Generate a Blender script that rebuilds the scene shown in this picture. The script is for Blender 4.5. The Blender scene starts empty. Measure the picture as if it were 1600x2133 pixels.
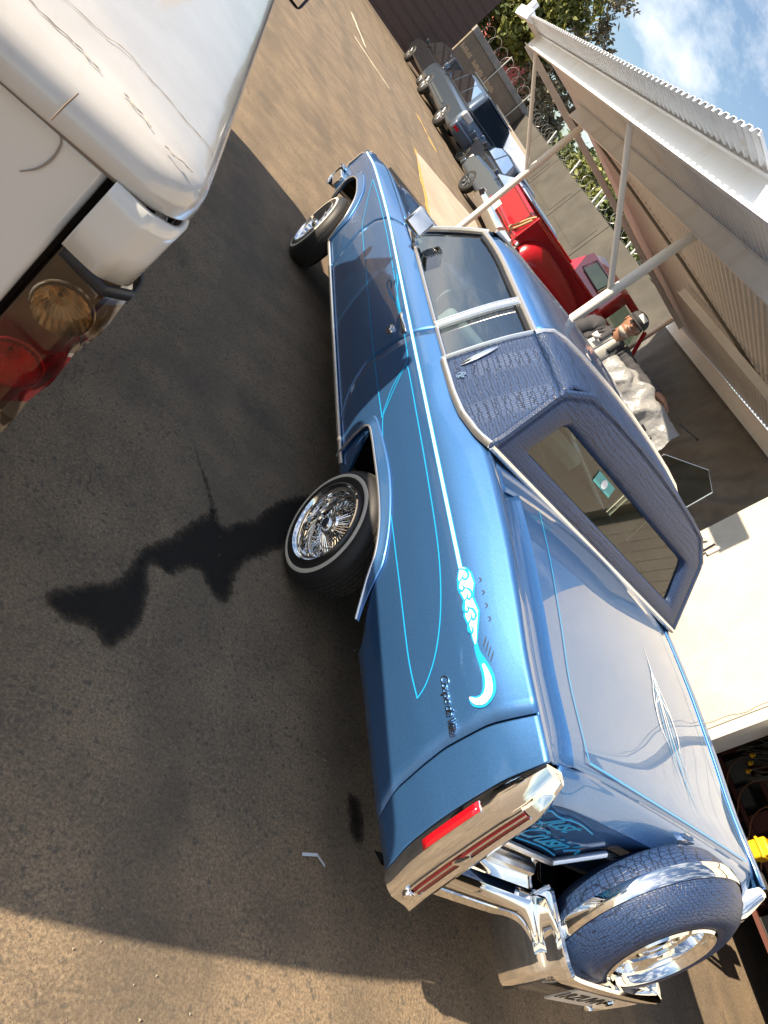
import bpy, bmesh, math, random
import numpy as np
from mathutils import Vector, Matrix

SC = bpy.context.scene
COL = SC.collection
rng = random.Random(7)
npr = np.random.RandomState(11)

# ------------------------------------------------------------------ camera
CAM_R = [[0.638056, -0.081401, 0.765675], [0.503524, -0.708201, -0.49489], [0.582536, 0.701303, -0.410884]]
CAM_F, CAM_C = 1443.66, [-2.7215, -2.2302, 1.8427]
cd = bpy.data.cameras.new('Camera'); cam = bpy.data.objects.new('Camera', cd); COL.objects.link(cam)
r0, r1, r2 = [Vector(r) for r in CAM_R]
M = Matrix((( r0.x, -r1.x, -r2.x, CAM_C[0]), ( r0.y, -r1.y, -r2.y, CAM_C[1]), ( r0.z, -r1.z, -r2.z, CAM_C[2]), (0, 0, 0, 1)))
cam.matrix_world = M
cd.sensor_fit = 'VERTICAL'; cd.sensor_height = 36.0; cd.lens = CAM_F / 2133.0 * 36.0
cd.clip_start = 0.05; cd.clip_end = 3000
SC.camera = cam

# ------------------------------------------------------------------ sky and sun
SUN = Vector((-1.67, 0.33, 1.0)).normalized()
elev = math.asin(SUN.z)
world = bpy.data.worlds.new('World'); SC.world = world; world.use_nodes = True
wn, wl = world.node_tree.nodes, world.node_tree.links
for n in list(wn): wn.remove(n)
wo = wn.new('ShaderNodeOutputWorld'); bg = wn.new('ShaderNodeBackground')
sky = wn.new('ShaderNodeTexSky'); sky.sky_type = 'NISHITA'; sky.sun_disc = False
sky.sun_elevation = elev; sky.sun_rotation = math.atan2(SUN.x, SUN.y)
sky.air_density = 1.0; sky.dust_density = 0.7; sky.ozone_density = 1.6
tc = wn.new('ShaderNodeTexCoord'); mp = wn.new('ShaderNodeMapping')
mp.inputs['Rotation'].default_value = (0.3, 0.2, 0.7); mp.inputs['Scale'].default_value = (1.0, 2.2, 2.6)
nz = wn.new('ShaderNodeTexNoise'); nz.inputs['Scale'].default_value = 2.6; nz.inputs['Detail'].default_value = 9; nz.inputs['Roughness'].default_value = 0.62
rp = wn.new('ShaderNodeValToRGB'); rp.color_ramp.elements[0].position = 0.47; rp.color_ramp.elements[1].position = 0.66
rp.color_ramp.elements[1].color = (0.85, 0.85, 0.85, 1)
mx = wn.new('ShaderNodeMix'); mx.data_type = 'RGBA'
mx.inputs['B'].default_value = (8.5, 8.6, 8.8, 1)
wl.new(tc.outputs['Generated'], mp.inputs['Vector']); wl.new(mp.outputs['Vector'], nz.inputs['Vector'])
wl.new(nz.outputs['Fac'], rp.inputs['Fac']); wl.new(rp.outputs['Color'], mx.inputs['Factor'])
wl.new(sky.outputs['Color'], mx.inputs['A']); wl.new(mx.outputs['Result'], bg.inputs['Color'])
bg.inputs['Strength'].default_value = 0.078
wl.new(bg.outputs['Background'], wo.inputs['Surface'])

sd = bpy.data.lights.new('Sun', 'SUN'); sd.energy = 5.0; sd.angle = math.radians(0.53); sd.color = (1.0, 0.84, 0.63)
so = bpy.data.objects.new('Sun', sd); COL.objects.link(so)
so.rotation_euler = SUN.to_track_quat('Z', 'Y').to_euler(); so.location = (-20, 5, 20)

SC.view_settings.view_transform = 'Standard'; SC.view_settings.look = 'None'
SC.view_settings.exposure = 1.15; SC.view_settings.gamma = 1.0
SC.render.engine = 'CYCLES'
SC.cycles.max_bounces = 8; SC.cycles.transparent_max_bounces = 16; SC.cycles.caustics_reflective = False; SC.cycles.caustics_refractive = False
SC.cycles.sample_clamp_indirect = 6.0; SC.cycles.use_denoising = True

# ------------------------------------------------------------------ materials
MATS = {}
def mat(name, color, rough=0.5, metal=0.0, **kw):
    m = bpy.data.materials.new(name); m.use_nodes = True
    b = m.node_tree.nodes['Principled BSDF']
    b.inputs['Base Color'].default_value = (*color, 1); b.inputs['Roughness'].default_value = rough; b.inputs['Metallic'].default_value = metal
    for k, v in kw.items():
        k2 = {'coat': 'Coat Weight', 'coat_rough': 'Coat Roughness', 'spec': 'Specular IOR Level', 'trans': 'Transmission Weight', 'ior': 'IOR', 'emit': 'Emission Strength', 'emit_col': 'Emission Color', 'sheen': 'Sheen Weight', 'sss': 'Subsurface Weight', 'aniso': 'Anisotropic'}[k]
        b.inputs[k2].default_value = (*v, 1) if isinstance(v, tuple) else v
    MATS[name] = m
    return m
def nodes(m): return m.node_tree.nodes, m.node_tree.links, m.node_tree.nodes['Principled BSDF']
def N(m, t, **kw):
    n = m.node_tree.nodes.new(t)
    for k, v in kw.items():
        if k in n.inputs: n.inputs[k].default_value = v
        else: setattr(n, k, v)
    return n
def coords(m, scale=(1, 1, 1), rot=(0, 0, 0), out='Object'):
    t = N(m, 'ShaderNodeTexCoord'); p = N(m, 'ShaderNodeMapping')
    p.inputs['Scale'].default_value = scale; p.inputs['Rotation'].default_value = rot
    m.node_tree.links.new(t.outputs[out], p.inputs['Vector']); return p.outputs['Vector']
def noise(m, vec, scale, detail=4, rough=0.55):
    n = N(m, 'ShaderNodeTexNoise'); n.inputs['Scale'].default_value = scale; n.inputs['Detail'].default_value = detail; n.inputs['Roughness'].default_value = rough
    m.node_tree.links.new(vec, n.inputs['Vector']); return n.outputs['Fac']
def ramp(m, fac, stops):
    r = N(m, 'ShaderNodeValToRGB'); e = r.color_ramp.elements
    while len(e) < len(stops): e.new(0.5)
    for i, (p, c) in enumerate(stops):
        e[i].position = p; e[i].color = (*c, 1) if isinstance(c, tuple) else (c, c, c, 1)
    m.node_tree.links.new(fac, r.inputs['Fac']); return r.outputs['Color']
def mixc(m, fac, a, b, mode='MIX'):
    x = N(m, 'ShaderNodeMix'); x.data_type = 'RGBA'; x.blend_type = mode
    L = m.node_tree.links
    for v, s in ((fac, 'Factor'), (a, 'A'), (b, 'B')):
        if isinstance(v, (int, float)): x.inputs[s].default_value = v
        elif isinstance(v, tuple): x.inputs[s].default_value = (*v, 1)
        else: L.new(v, x.inputs[s])
    return x.outputs['Result']
def bump(m, h, strength=0.3, dist=0.01, normal=None):
    b = N(m, 'ShaderNodeBump'); b.inputs['Strength'].default_value = strength; b.inputs['Distance'].default_value = dist
    m.node_tree.links.new(h, b.inputs['Height'])
    if normal is not None: m.node_tree.links.new(normal, b.inputs['Normal'])
    return b.outputs['Normal']
def setin(m, name, out): m.node_tree.links.new(out, nodes(m)[2].inputs[name])
def mottled(name, c0, c1, scale=6, rough=0.6, metal=0.0, bumpd=0.0, bscale=80, lo=0.35, hi=0.65, detail=6, **kw):
    m = mat(name, c0, rough, metal, **kw); v = coords(m)
    setin(m, 'Base Color', ramp(m, noise(m, v, scale, detail, 0.6), [(lo, c0), (hi, c1)]))
    if bumpd: setin(m, 'Normal', bump(m, noise(m, v, bscale, 4), 0.5, bumpd))
    return m
def glassmat(name, tint, refl_ior=1.5, rough=0.0, mixmin=0.0):
    m = bpy.data.materials.new(name); m.use_nodes = True; nt = m.node_tree
    for n in list(nt.nodes): nt.nodes.remove(n)
    o = nt.nodes.new('ShaderNodeOutputMaterial'); t = nt.nodes.new('ShaderNodeBsdfTransparent'); g = nt.nodes.new('ShaderNodeBsdfGlossy')
    f = nt.nodes.new('ShaderNodeFresnel'); f.inputs['IOR'].default_value = refl_ior; mx_ = nt.nodes.new('ShaderNodeMixShader')
    t.inputs['Color'].default_value = (*tint, 1); g.inputs['Roughness'].default_value = rough; g.inputs['Color'].default_value = (1, 1, 1, 1)
    a = nt.nodes.new('ShaderNodeMath'); a.operation = 'MAXIMUM'; a.inputs[1].default_value = mixmin
    nt.links.new(f.outputs[0], a.inputs[0]); nt.links.new(a.outputs[0], mx_.inputs[0]); nt.links.new(t.outputs[0], mx_.inputs[1]); nt.links.new(g.outputs[0], mx_.inputs[2])
    nt.links.new(mx_.outputs[0], o.inputs['Surface']); MATS[name] = m; return m

# Cadillac paint: metal flake under clear coat
def flake_paint(name, c0, c1, metal=0.55, rough=0.38):
    m = mat(name, c0, rough, metal, coat=1.0, coat_rough=0.015)
    v = coords(m); n1 = N(m, 'ShaderNodeTexVoronoi'); n1.inputs['Scale'].default_value = 520
    m.node_tree.links.new(v, n1.inputs['Vector'])
    r = ramp(m, n1.outputs['Color'], [(0.25, c0), (0.8, c1)])
    setin(m, 'Base Color', r)
    return m
flake_paint('blue_paint', (0.052, 0.172, 0.43), (0.072, 0.215, 0.51), 0.80, 0.43)
def croc(name, base, dark, scale):
    m = mat(name, base, 0.40, 0.0, spec=0.45); v0 = coords(m, (1, 1, 1))
    wob = N(m, 'ShaderNodeVectorMath', operation='ADD'); nn = N(m, 'ShaderNodeTexNoise'); nn.inputs['Scale'].default_value = 3.0
    m.node_tree.links.new(v0, nn.inputs['Vector']); m.node_tree.links.new(v0, wob.inputs[0])
    sc = N(m, 'ShaderNodeVectorMath', operation='SCALE'); sc.inputs['Scale'].default_value = 0.06
    m.node_tree.links.new(nn.outputs['Color'], sc.inputs[0]); m.node_tree.links.new(sc.outputs[0], wob.inputs[1])
    mpp = N(m, 'ShaderNodeMapping'); mpp.inputs['Scale'].default_value = (1.0, 1.5, 0.8); m.node_tree.links.new(wob.outputs[0], mpp.inputs['Vector'])
    hs = []
    for k, f in enumerate((1.0, 1.9)):
        vo = N(m, 'ShaderNodeTexVoronoi', feature='DISTANCE_TO_EDGE'); vo.inputs['Scale'].default_value = scale * f; vo.inputs['Randomness'].default_value = 0.28 + 0.12 * k
        m.node_tree.links.new(mpp.outputs[0], vo.inputs['Vector']); hs.append(ramp(m, vo.outputs['Distance'], [(0.02, 0.0), (0.12, 1.0)]))
    big = N(m, 'ShaderNodeTexWave'); big.inputs['Scale'].default_value = 1.1; big.inputs['Distortion'].default_value = 2.5; big.bands_direction = 'Y'
    m.node_tree.links.new(v0, big.inputs['Vector'])
    sel = ramp(m, big.outputs['Fac'], [(0.55, 0.0), (0.75, 1.0)])
    h = mixc(m, sel, hs[1], hs[0])
    setin(m, 'Base Color', mixc(m, h, dark, base))
    setin(m, 'Normal', bump(m, h, 0.5, 0.0014))
    return m
croc('croc_vinyl', (0.024, 0.054, 0.140), (0.006, 0.012, 0.034), 50)
mat('chrome', (0.88, 0.88, 0.87), 0.04, 1.0)
mat('bright_trim', (0.93, 0.92, 0.90), 0.26, 0.9)
mat('lettering_blue', (0.02, 0.42, 0.85), 0.4)
mat('chrome_satin', (0.80, 0.80, 0.78), 0.16, 1.0)
mat('rubber', (0.018, 0.018, 0.019), 0.55)
mat('tread_rubber', (0.045, 0.042, 0.038), 0.6)
mat('white_rubber', (0.72, 0.68, 0.60), 0.45)
mat('black_trim', (0.012, 0.012, 0.014), 0.35)
mat('dark_void', (0.006, 0.006, 0.008), 0.9)
mat('red_lens', (0.55, 0.004, 0.012), 0.12, coat=1.0)
mat('dark_red_lens', (0.26, 0.005, 0.014), 0.10, coat=1.0)
mat('pinstripe_blue', (0.01, 0.30, 0.62), 0.35)
mat('pinstripe_pale', (0.75, 0.80, 0.85), 0.35)
mat('silver_leaf', (0.85, 0.83, 0.80), 0.30, .55)
mat('seat_vinyl', (0.30, 0.36, 0.42), 0.5)
mat('parcel_shelf', (0.17, 0.19, 0.165), 0.8)
mat('dash_dark', (0.03, 0.04, 0.06), 0.5)
mat('dash_wood', (0.22, 0.10, 0.05), 0.35)
glassmat('auto_glass', (0.66, 0.76, 0.72), 1.9, mixmin=.26)
glassmat('back_glass', (0.55, 0.66, 0.60), 1.55, mixmin=.06)
mat('mirror_glass', (0.95, 0.95, 0.95), 0.01, 1.0)
# hand-made leaf trim: engine-turned silver
m = MATS['silver_leaf']; v = coords(m); setin(m, 'Roughness', ramp(m, noise(m, v, 60, 2), [(.35, .3), (.65, .55)])); setin(m, 'Base Color', ramp(m, noise(m, v, 45, 2), [(.35, (.72, .71, .68)), (.65, (.95, .94, .90))]))

# ------------------------------------------------------------------ mesh helpers
def root(name, label, cat, loc=(0, 0, 0), rotz=0.0, group=None, ws=False):
    o = bpy.data.objects.new(name, None); o.empty_display_size = 0.2; COL.objects.link(o)
    o.location = loc; o.rotation_euler = (0, 0, rotz); o['label'] = label; o['category'] = cat
    if group: o['group'] = group
    WS[o.name] = ws
    return o
WS = {}
def par(o, parent):
    o.parent = parent
    if parent.type == 'EMPTY' and WS.get(parent.name):
        o.matrix_parent_inverse = Matrix.Translation(-Vector(parent.location))
def tag(o, label, cat=None, group=None, kind=None):
    if label: o['label'] = label
    if cat: o['category'] = cat
    if group: o['group'] = group
    if kind: o['kind'] = kind
    return o
def mesh(name, V, F, mt, parent=None, smooth=True, angle=35, solid=0.0, offset=-1.0, mats2=None, fidx=None):
    me = bpy.data.meshes.new(name); me.from_pydata([tuple(map(float, v)) for v in V], [], [tuple(map(int, f)) for f in F]); me.update()
    me.materials.append(MATS[mt] if isinstance(mt, str) else mt)
    if mats2:
        for k in mats2: me.materials.append(MATS[k])
        me.polygons.foreach_set('material_index', fidx)
    if smooth:
        me.shade_smooth(); me.set_sharp_from_angle(angle=math.radians(angle))
    o = bpy.data.objects.new(name, me); COL.objects.link(o)
    if parent is not None: par(o, parent)
    if solid:
        s = o.modifiers.new('solid', 'SOLIDIFY'); s.thickness = solid; s.offset = offset
    return o
def grid(name, P, mt, parent=None, closed_u=False, closed_v=False, flip=False, **kw):
    P = np.asarray(P, float); nu, nv = P.shape[:2]; F = []
    for i in range(nu if closed_u else nu - 1):
        for j in range(nv if closed_v else nv - 1):
            a, b, c, d = i * nv + j, ((i + 1) % nu) * nv + j, ((i + 1) % nu) * nv + (j + 1) % nv, i * nv + (j + 1) % nv
            F.append((a, d, c, b) if flip else (a, b, c, d))
    return mesh(name, P.reshape(-1, 3), F, mt, parent, **kw)
class MB:
    """collects simple solids into one mesh"""
    def __init__(s): s.V = []; s.F = []
    def add(s, V, F):
        k = len(s.V); s.V += [tuple(v) for v in V]; s.F += [tuple(i + k for i in f) for f in F]; return s
    def box(s, a, b, rot=None, c=None):
        x0, y0, z0 = a; x1, y1, z1 = b
        V = [(x0, y0, z0), (x1, y0, z0), (x1, y1, z0), (x0, y1, z0), (x0, y0, z1), (x1, y0, z1), (x1, y1, z1), (x0, y1, z1)]
        if rot is not None:
            R_ = Matrix.Rotation(rot[0], 3, rot[1]); c = Vector(c) if c else (Vector(a) + Vector(b)) / 2
            V = [tuple(R_ @ (Vector(v) - c) + c) for v in V]
        return s.add(V, [(0, 3, 2, 1), (4, 5, 6, 7), (0, 1, 5, 4), (1, 2, 6, 5), (2, 3, 7, 6), (3, 0, 4, 7)])
    def prism(s, poly, axis, a, b):
        n = len(poly); V = []
        for t in (a, b):
            for (p, q) in poly:
                V.append({'x': (t, p, q), 'y': (p, t, q), 'z': (p, q, t)}[axis])
        F = [tuple(range(n - 1, -1, -1)), tuple(range(n, 2 * n))] + [(i, (i + 1) % n, n + (i + 1) % n, n + i) for i in range(n)]
        return s.add(V, F)
    def tube(s, pts, r, n=8, closed=False, cap=True, flat=1.0, up=None):
        pts = [Vector(p) for p in pts]; m_ = len(pts); rs = r if hasattr(r, '__len__') else [r] * m_
        V = []; prev = None
        for i, p in enumerate(pts):
            t = (pts[(i + 1) % m_] - pts[i - 1]) if closed else (pts[min(i + 1, m_ - 1)] - pts[max(i - 1, 0)])
            if t.length < 1e-9: t = Vector((0, 0, 1))
            t.normalize()
            ref = Vector(up) if up is not None else (prev if prev is not None else (Vector((0, 0, 1)) if abs(t.z) < 0.9 else Vector((1, 0, 0))))
            u = ref - t * ref.dot(t)
            if u.length < 1e-6: u = t.orthogonal()
            u.normalize(); w_ = t.cross(u); prev = u
            for k in range(n):
                a = 2 * math.pi * (k + 0.5) / n
                V.append(tuple(p + u * (math.cos(a) * rs[i]) + w_ * (math.sin(a) * rs[i] * flat)))
        F = []
        for i in range(m_ if closed else m_ - 1):
            for k in range(n):
                a, b = i * n + k, i * n + (k + 1) % n; c, d = ((i + 1) % m_) * n + (k + 1) % n, ((i + 1) % m_) * n + k
                F.append((a, b, c, d))
        if cap and not closed: F += [tuple(range(n - 1, -1, -1)), tuple(range((m_ - 1) * n, m_ * n))]
        return s.add(V, F)
    def lathe(s, prof, c=(0, 0, 0), axis='x', n=40, close=False, phase=0.0, arc=2 * math.pi):
        """prof: (along axis, radius)"""
        V = []; m_ = len(prof); full = abs(arc - 2 * math.pi) < 1e-6; nn = n if full else n + 1
        for k in range(nn):
            a = phase + arc * k / n
            for (h, r) in prof:
                ca, sa = math.cos(a) * r, math.sin(a) * r
                V.append({'x': (c[0] + h, c[1] + ca, c[2] + sa), 'y': (c[0] + ca, c[1] + h, c[2] + sa), 'z': (c[0] + ca, c[1] + sa, c[2] + h)}[axis])
        F = []
        for k in range(n):
            k2 = (k + 1) % nn
            for j in range(m_ if close else m_ - 1):
                F.append((k * m_ + j, k * m_ + (j + 1) % m_, k2 * m_ + (j + 1) % m_, k2 * m_ + j))
        return s.add(V, F)
    def build(s, name, mt, parent=None, bevel=0.0, seg=2, **kw):
        o = mesh(name, s.V, s.F, mt, parent, **kw)
        bm = bmesh.new(); bm.from_mesh(o.data); bmesh.ops.recalc_face_normals(bm, faces=bm.faces); bm.to_mesh(o.data); bm.free()
        if bevel:
            b = o.modifiers.new('bevel', 'BEVEL'); b.width = bevel; b.segments = seg; b.limit_method = 'ANGLE'; b.angle_limit = math.radians(40)
        return o
def B(): return MB()
def interp(x, pts):
    xs = [p[0] for p in pts]; ys = [p[1] for p in pts]
    if xs[0] > xs[-1]: xs, ys = xs[::-1], ys[::-1]
    return float(np.interp(x, xs, ys))
def smooth_interp(pts):
    pts = sorted(pts); xs = np.array([p[0] for p in pts], float); ys = np.array([p[1] for p in pts], float)
    h = np.diff(xs); dl = np.diff(ys) / h; mm = np.zeros(len(xs)); mm[0] = dl[0]; mm[-1] = dl[-1]
    for i in range(1, len(xs) - 1):
        mm[i] = 0 if dl[i - 1] * dl[i] <= 0 else (h[i - 1] + h[i]) / (h[i] / dl[i - 1] + h[i - 1] / dl[i]) if True else 0
    def f(x):
        x = min(max(x, xs[0]), xs[-1]); i = min(max(int(np.searchsorted(xs, x)) - 1, 0), len(h) - 1)
        t = (x - xs[i]) / h[i]; a, b = ys[i], ys[i + 1]
        return (2 * t**3 - 3 * t**2 + 1) * a + (t**3 - 2 * t**2 + t) * h[i] * mm[i] + (-2 * t**3 + 3 * t**2) * b + (t**3 - t**2) * h[i] * mm[i + 1]
    return f
def catmull(P, n=8, closed=False):
    P = [np.array(p, float) for p in P]; out = []; m_ = len(P)
    for i in range(m_ if closed else m_ - 1):
        p0 = P[i - 1] if (i > 0 or closed) else P[0]; p1 = P[i]; p2 = P[(i + 1) % m_]; p3 = P[(i + 2) % m_] if (i + 2 < m_ or closed) else P[-1]
        for k in range(n):
            t = k / n
            out.append(0.5 * ((2 * p1) + (-p0 + p2) * t + (2 * p0 - 5 * p1 + 4 * p2 - p3) * t * t + (-p0 + 3 * p1 - 3 * p2 + p3) * t**3))
    if not closed: out.append(P[-1])
    return out
def textmesh(name, txt, size, mt, parent, M_, extrude=0.001, shear=0.0, spacing=1.0, offset=0.0, align='CENTER'):
    c = bpy.data.curves.new(name, 'FONT'); c.body = txt; c.size = size; c.shear = shear; c.extrude = extrude; c.align_x = align; c.align_y = 'CENTER'; c.space_character = spacing; c.offset = offset
    t = bpy.data.objects.new(name + '_tmp', c); COL.objects.link(t)
    me = bpy.data.meshes.new_from_object(t.evaluated_get(bpy.context.evaluated_depsgraph_get()))
    bpy.data.objects.remove(t); bpy.data.curves.remove(c)
    me.transform(M_); me.materials.clear(); me.materials.append(MATS[mt]); me.name = name
    o = bpy.data.objects.new(name, me); COL.objects.link(o)
    if parent is not None: par(o, parent)
    return o
def frame_m(origin, right, up):
    r = Vector(right).normalized(); u = Vector(up); u = (u - r * u.dot(r)).normalized(); n = r.cross(u)
    return Matrix(((r.x, u.x, n.x, origin[0]), (r.y, u.y, n.y, origin[1]), (r.z, u.z, n.z, origin[2]), (0, 0, 0, 1)))
# ================================================================== ground
m = mat('asphalt', (0.2, 0.16, 0.12), 0.9); v = coords(m)
big = noise(m, v, 0.45, 5, .6); mid = noise(m, v, 3.0, 6, .6); fine = noise(m, v, 60, 6, .7); gran = N(m, 'ShaderNodeTexVoronoi'); gran.inputs['Scale'].default_value = 70; m.node_tree.links.new(v, gran.inputs['Vector'])
c = ramp(m, big, [(.3, (.275, .200, .128)), (.7, (.365, .268, .172))])
c = mixc(m, ramp(m, mid, [(.36, .75), (.62, 0.0)]), c, (.140, .106, .076))
stone = ramp(m, gran.outputs['Color'], [(.12, .85), (.30, .0)])
c = mixc(m, stone, c, (.10, .090, .075)); c = mixc(m, ramp(m, fine, [(.46, .0), (.62, .62)]), c, (.40, .305, .195))
crk = N(m, 'ShaderNodeTexVoronoi', feature='DISTANCE_TO_EDGE'); crk.inputs['Scale'].default_value = .8
wv = N(m, 'ShaderNodeVectorMath', operation='ADD'); nn_ = N(m, 'ShaderNodeTexNoise'); nn_.inputs['Scale'].default_value = 2.2; nn_.inputs['Detail'].default_value = 6
m.node_tree.links.new(v, nn_.inputs['Vector']); m.node_tree.links.new(v, wv.inputs[0]); m.node_tree.links.new(nn_.outputs['Color'], wv.inputs[1]); m.node_tree.links.new(wv.outputs[0], crk.inputs['Vector'])
brk = noise(m, v, 1.1, 3); gate = ramp(m, brk, [(.50, 0.0), (.56, 1.0)])
cl = mixc(m, gate, 0.0 and (0, 0, 0) or (0, 0, 0), ramp(m, crk.outputs['Distance'], [(.0, .5), (.009, 0.0)]))
c = mixc(m, cl, c, (.045, .038, .030))
dirt = ramp(m, noise(m, v, .9, 7, .65), [(.46, 0.0), (.66, .70)]); c = mixc(m, dirt, c, (.120, .097, .074))
tr = N(m, 'ShaderNodeTexWave'); tr.inputs['Scale'].default_value = .32; tr.inputs['Distortion'].default_value = 3.5; tr.inputs['Detail'].default_value = 3; tr.bands_direction = 'X'; m.node_tree.links.new(v, tr.inputs['Vector'])
c = mixc(m, ramp(m, tr.outputs['Fac'], [(.72, 0.0), (.95, .30)]), c, (.12, .098, .074))
blot = ramp(m, noise(m, v, 1.9, 5, .55), [(.60, 0.0), (.68, .50)]); c = mixc(m, blot, c, (.105, .085, .062))
micro = ramp(m, noise(m, v, 110, 4, .8), [(.40, .75), (.56, 0.0)]); c = mixc(m, micro, c, (.095, .075, .052))
setin(m, 'Base Color', c); setin(m, 'Normal', bump(m, fine, .5, .006, bump(m, mid, .2, .01)))
m = mat('wet_asphalt', (.021, .018, .015), .75, spec=.25); v = coords(m); setin(m, 'Normal', bump(m, noise(m, v, 90, 5, .7), .8, .01))
at_ = N(m, 'ShaderNodeAttribute', attribute_name='edge'); ad = N(m, 'ShaderNodeMath', operation='ADD'); mu = N(m, 'ShaderNodeMath', operation='MULTIPLY_ADD'); mu.inputs[1].default_value = .10; mu.inputs[2].default_value = -.05
m.node_tree.links.new(noise(m, v, 30, 8, .75), mu.inputs[0]); m.node_tree.links.new(at_.outputs['Fac'], ad.inputs[0]); m.node_tree.links.new(mu.outputs[0], ad.inputs[1])
setin(m, 'Alpha', ramp(m, ad.outputs[0], [(.0, 0.0), (.010, .45), (.045, .88)]))
mottled('patch_concrete', (.50, .36, .27), (.60, .47, .37), 1.2, .85)
mat('line_white', (.72, .62, .45), .8); mat('line_yellow', (.62, .38, .10), .8)
s = 400
g = mesh('ground', [(-s, -s, 0), (s, -s, 0), (s, s, 0), (-s, s, 0)], [(0, 1, 2, 3)], 'asphalt', smooth=False); g['kind'] = 'structure'
from mathutils.geometry import tessellate_polygon
def sheet(name, poly, z, mt, rough=0.0, n=6):
    P_ = [np.array(p, float) for p in poly]
    if rough:
        out = []
        for i in range(len(poly)):
            a, b = np.array(poly[i], float), np.array(poly[(i + 1) % len(poly)], float); t_ = b - a; nn = np.array([-t_[1], t_[0]]) / (np.linalg.norm(t_) + 1e-9)
            for k, t in enumerate(np.linspace(0, 1, n, endpoint=False)): out.append(a + t_ * t + nn * (npr.randn() * rough if k else 0))
        P_ = out
    tri = tessellate_polygon([[Vector((p[0], p[1], 0)) for p in P_]])
    o = mesh(name, [(p[0], p[1], z) for p in P_], tri, mt, smooth=False); o['kind'] = 'structure'
    bm = bmesh.new(); bm.from_mesh(o.data); bmesh.ops.recalc_face_normals(bm, faces=bm.faces)
    for f in bm.faces:
        if f.normal.z < 0: f.normal_flip()
    bm.to_mesh(o.data); bm.free()
    return o

def stain(name, poly, z=.004, n=110, pad=.05):
    """sheet whose soft outline follows a polygon (signed distance stored per vertex)"""
    Q = np.array(catmull([np.array(p, float) for p in poly], 4, closed=True)); lo, hi = Q.min(0) - pad, Q.max(0) + pad
    gx, gy = np.meshgrid(np.linspace(lo[0], hi[0], n), np.linspace(lo[1], hi[1], n), indexing='ij'); X = np.stack([gx.ravel(), gy.ravel()], 1)
    A_, B_ = Q, np.roll(Q, -1, 0); d = np.full(len(X), 9.0); ins = np.zeros(len(X), bool)
    for a, b in zip(A_, B_):
        e = b - a; t = np.clip(((X - a) @ e) / (e @ e + 1e-12), 0, 1); d = np.minimum(d, np.linalg.norm(X - a - t[:, None] * e, axis=1))
        c_ = (a[1] > X[:, 1]) != (b[1] > X[:, 1]); ins ^= c_ & (X[:, 0] < (b[0] - a[0]) * (X[:, 1] - a[1]) / (b[1] - a[1] + 1e-12) + a[0])
    d = np.where(ins, d, -d); keep = d > -pad; F = []
    for i in range(n - 1):
        for j in range(n - 1):
            q = (i * n + j, (i + 1) * n + j, (i + 1) * n + j + 1, i * n + j + 1)
            if keep[list(q)].any(): F.append(q)
    o = mesh(name, [(x, y, z) for x, y in X], F, 'wet_asphalt', smooth=False); o['kind'] = 'structure'
    at = o.data.attributes.new('edge', 'FLOAT', 'POINT'); at.data.foreach_set('value', d.astype(np.float32))
    return o
# ================================================================== the blue coupe (modelled in world space, rear axle at y=0)
car = root('lowrider_coupe', 'metallic blue two-door coupe with crocodile vinyl roof and chrome spare tyre kit', 'car', (0, 1.3, 0), ws=True)
Wf = smooth_interp([(-1.62, .945), (-1.4, .975), (-1.0, .995), (0, 1.01), (1, 1.015), (2, 1.012), (3, 1.0), (3.6, .98), (4.0, .945), (4.2, .93)])
ZC = smooth_interp([(-1.62, 1.045), (-1.40, 1.06), (-1.1, 1.07), (-.8, 1.097), (-.44, 1.122), (-.1, 1.13), (.1, 1.115), (.3, 1.078), (.6, 1.06), (1.0, 1.055), (2.0, 1.05), (2.4, 1.03), (3.0, 1.0), (3.5, .965), (4.0, .885), (4.2, .86)])
XC = smooth_interp([(-1.62, .93), (-1.40, .955), (-1.1, .945), (-.44, .925), (0, .92), (.6, .955), (1.0, .96), (2.0, .957), (2.4, .935), (3.0, .905), (3.6, .885), (4.2, .845)])
ZT = smooth_interp([(-1.62, .932), (2.2, .945), (3.0, .925), (3.5, .90), (4.0, .84), (4.2, .82)])
GZ = [(.25, .925), (.36, .948), (.42, .962), (.52, .984), (.66, .998), (.78, 1.0), (.88, .998), (.95, .992)]
def sx(y, z):
    zt, zc = ZT(y), ZC(y); w = Wf(y)
    if z <= zt: return w * interp(z * .945 / zt, GZ)
    t = min((z - zt) / (zc - zt), 1.0); a = w * .992
    return a + (XC(y) - a) * (t ** 1.35)
ARCH_R = [(.445, .36), (.450, .45), (.452, .55), (.44, .60), (.40, .622), (.30, .628), (.244, .629), (-.02, .630), (-.215, .615), (-.354, .578), (-.42, .538), (-.51, .478), (-.60, .422)]
ARCH_F = [(3.665, .44), (3.672, .56), (3.655, .63), (3.59, .70), (3.48, .733), (3.39, .738), (3.18, .722), (3.05, .67), (2.96, .59), (2.93, .50), (2.925, .385)]
def zbot(y):
    z = interp(y, [(-1.6, .43), (-1.35, .427), (-.83, .417), (-.6, .405), (.445, .36), (2.5, .36), (2.9, .385), (3.67, .44), (4.2, .47)])
    if -.60 < y < .452: z = max(z, interp(y, [p for p in ARCH_R]))
    if 2.925 < y < 3.672: z = max(z, interp(y, [p for p in ARCH_F]))
    return z
def dense(y0, y1, n=40):
    s = set(np.linspace(y0, y1, n))
    for A in (ARCH_R, ARCH_F):
        for (yy, _) in A:
            for d in (-.012, 0, .012):
                if y0 < yy + d < y1: s.add(yy + d)
    s.update([y0, y1]); return sorted(s)
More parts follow.
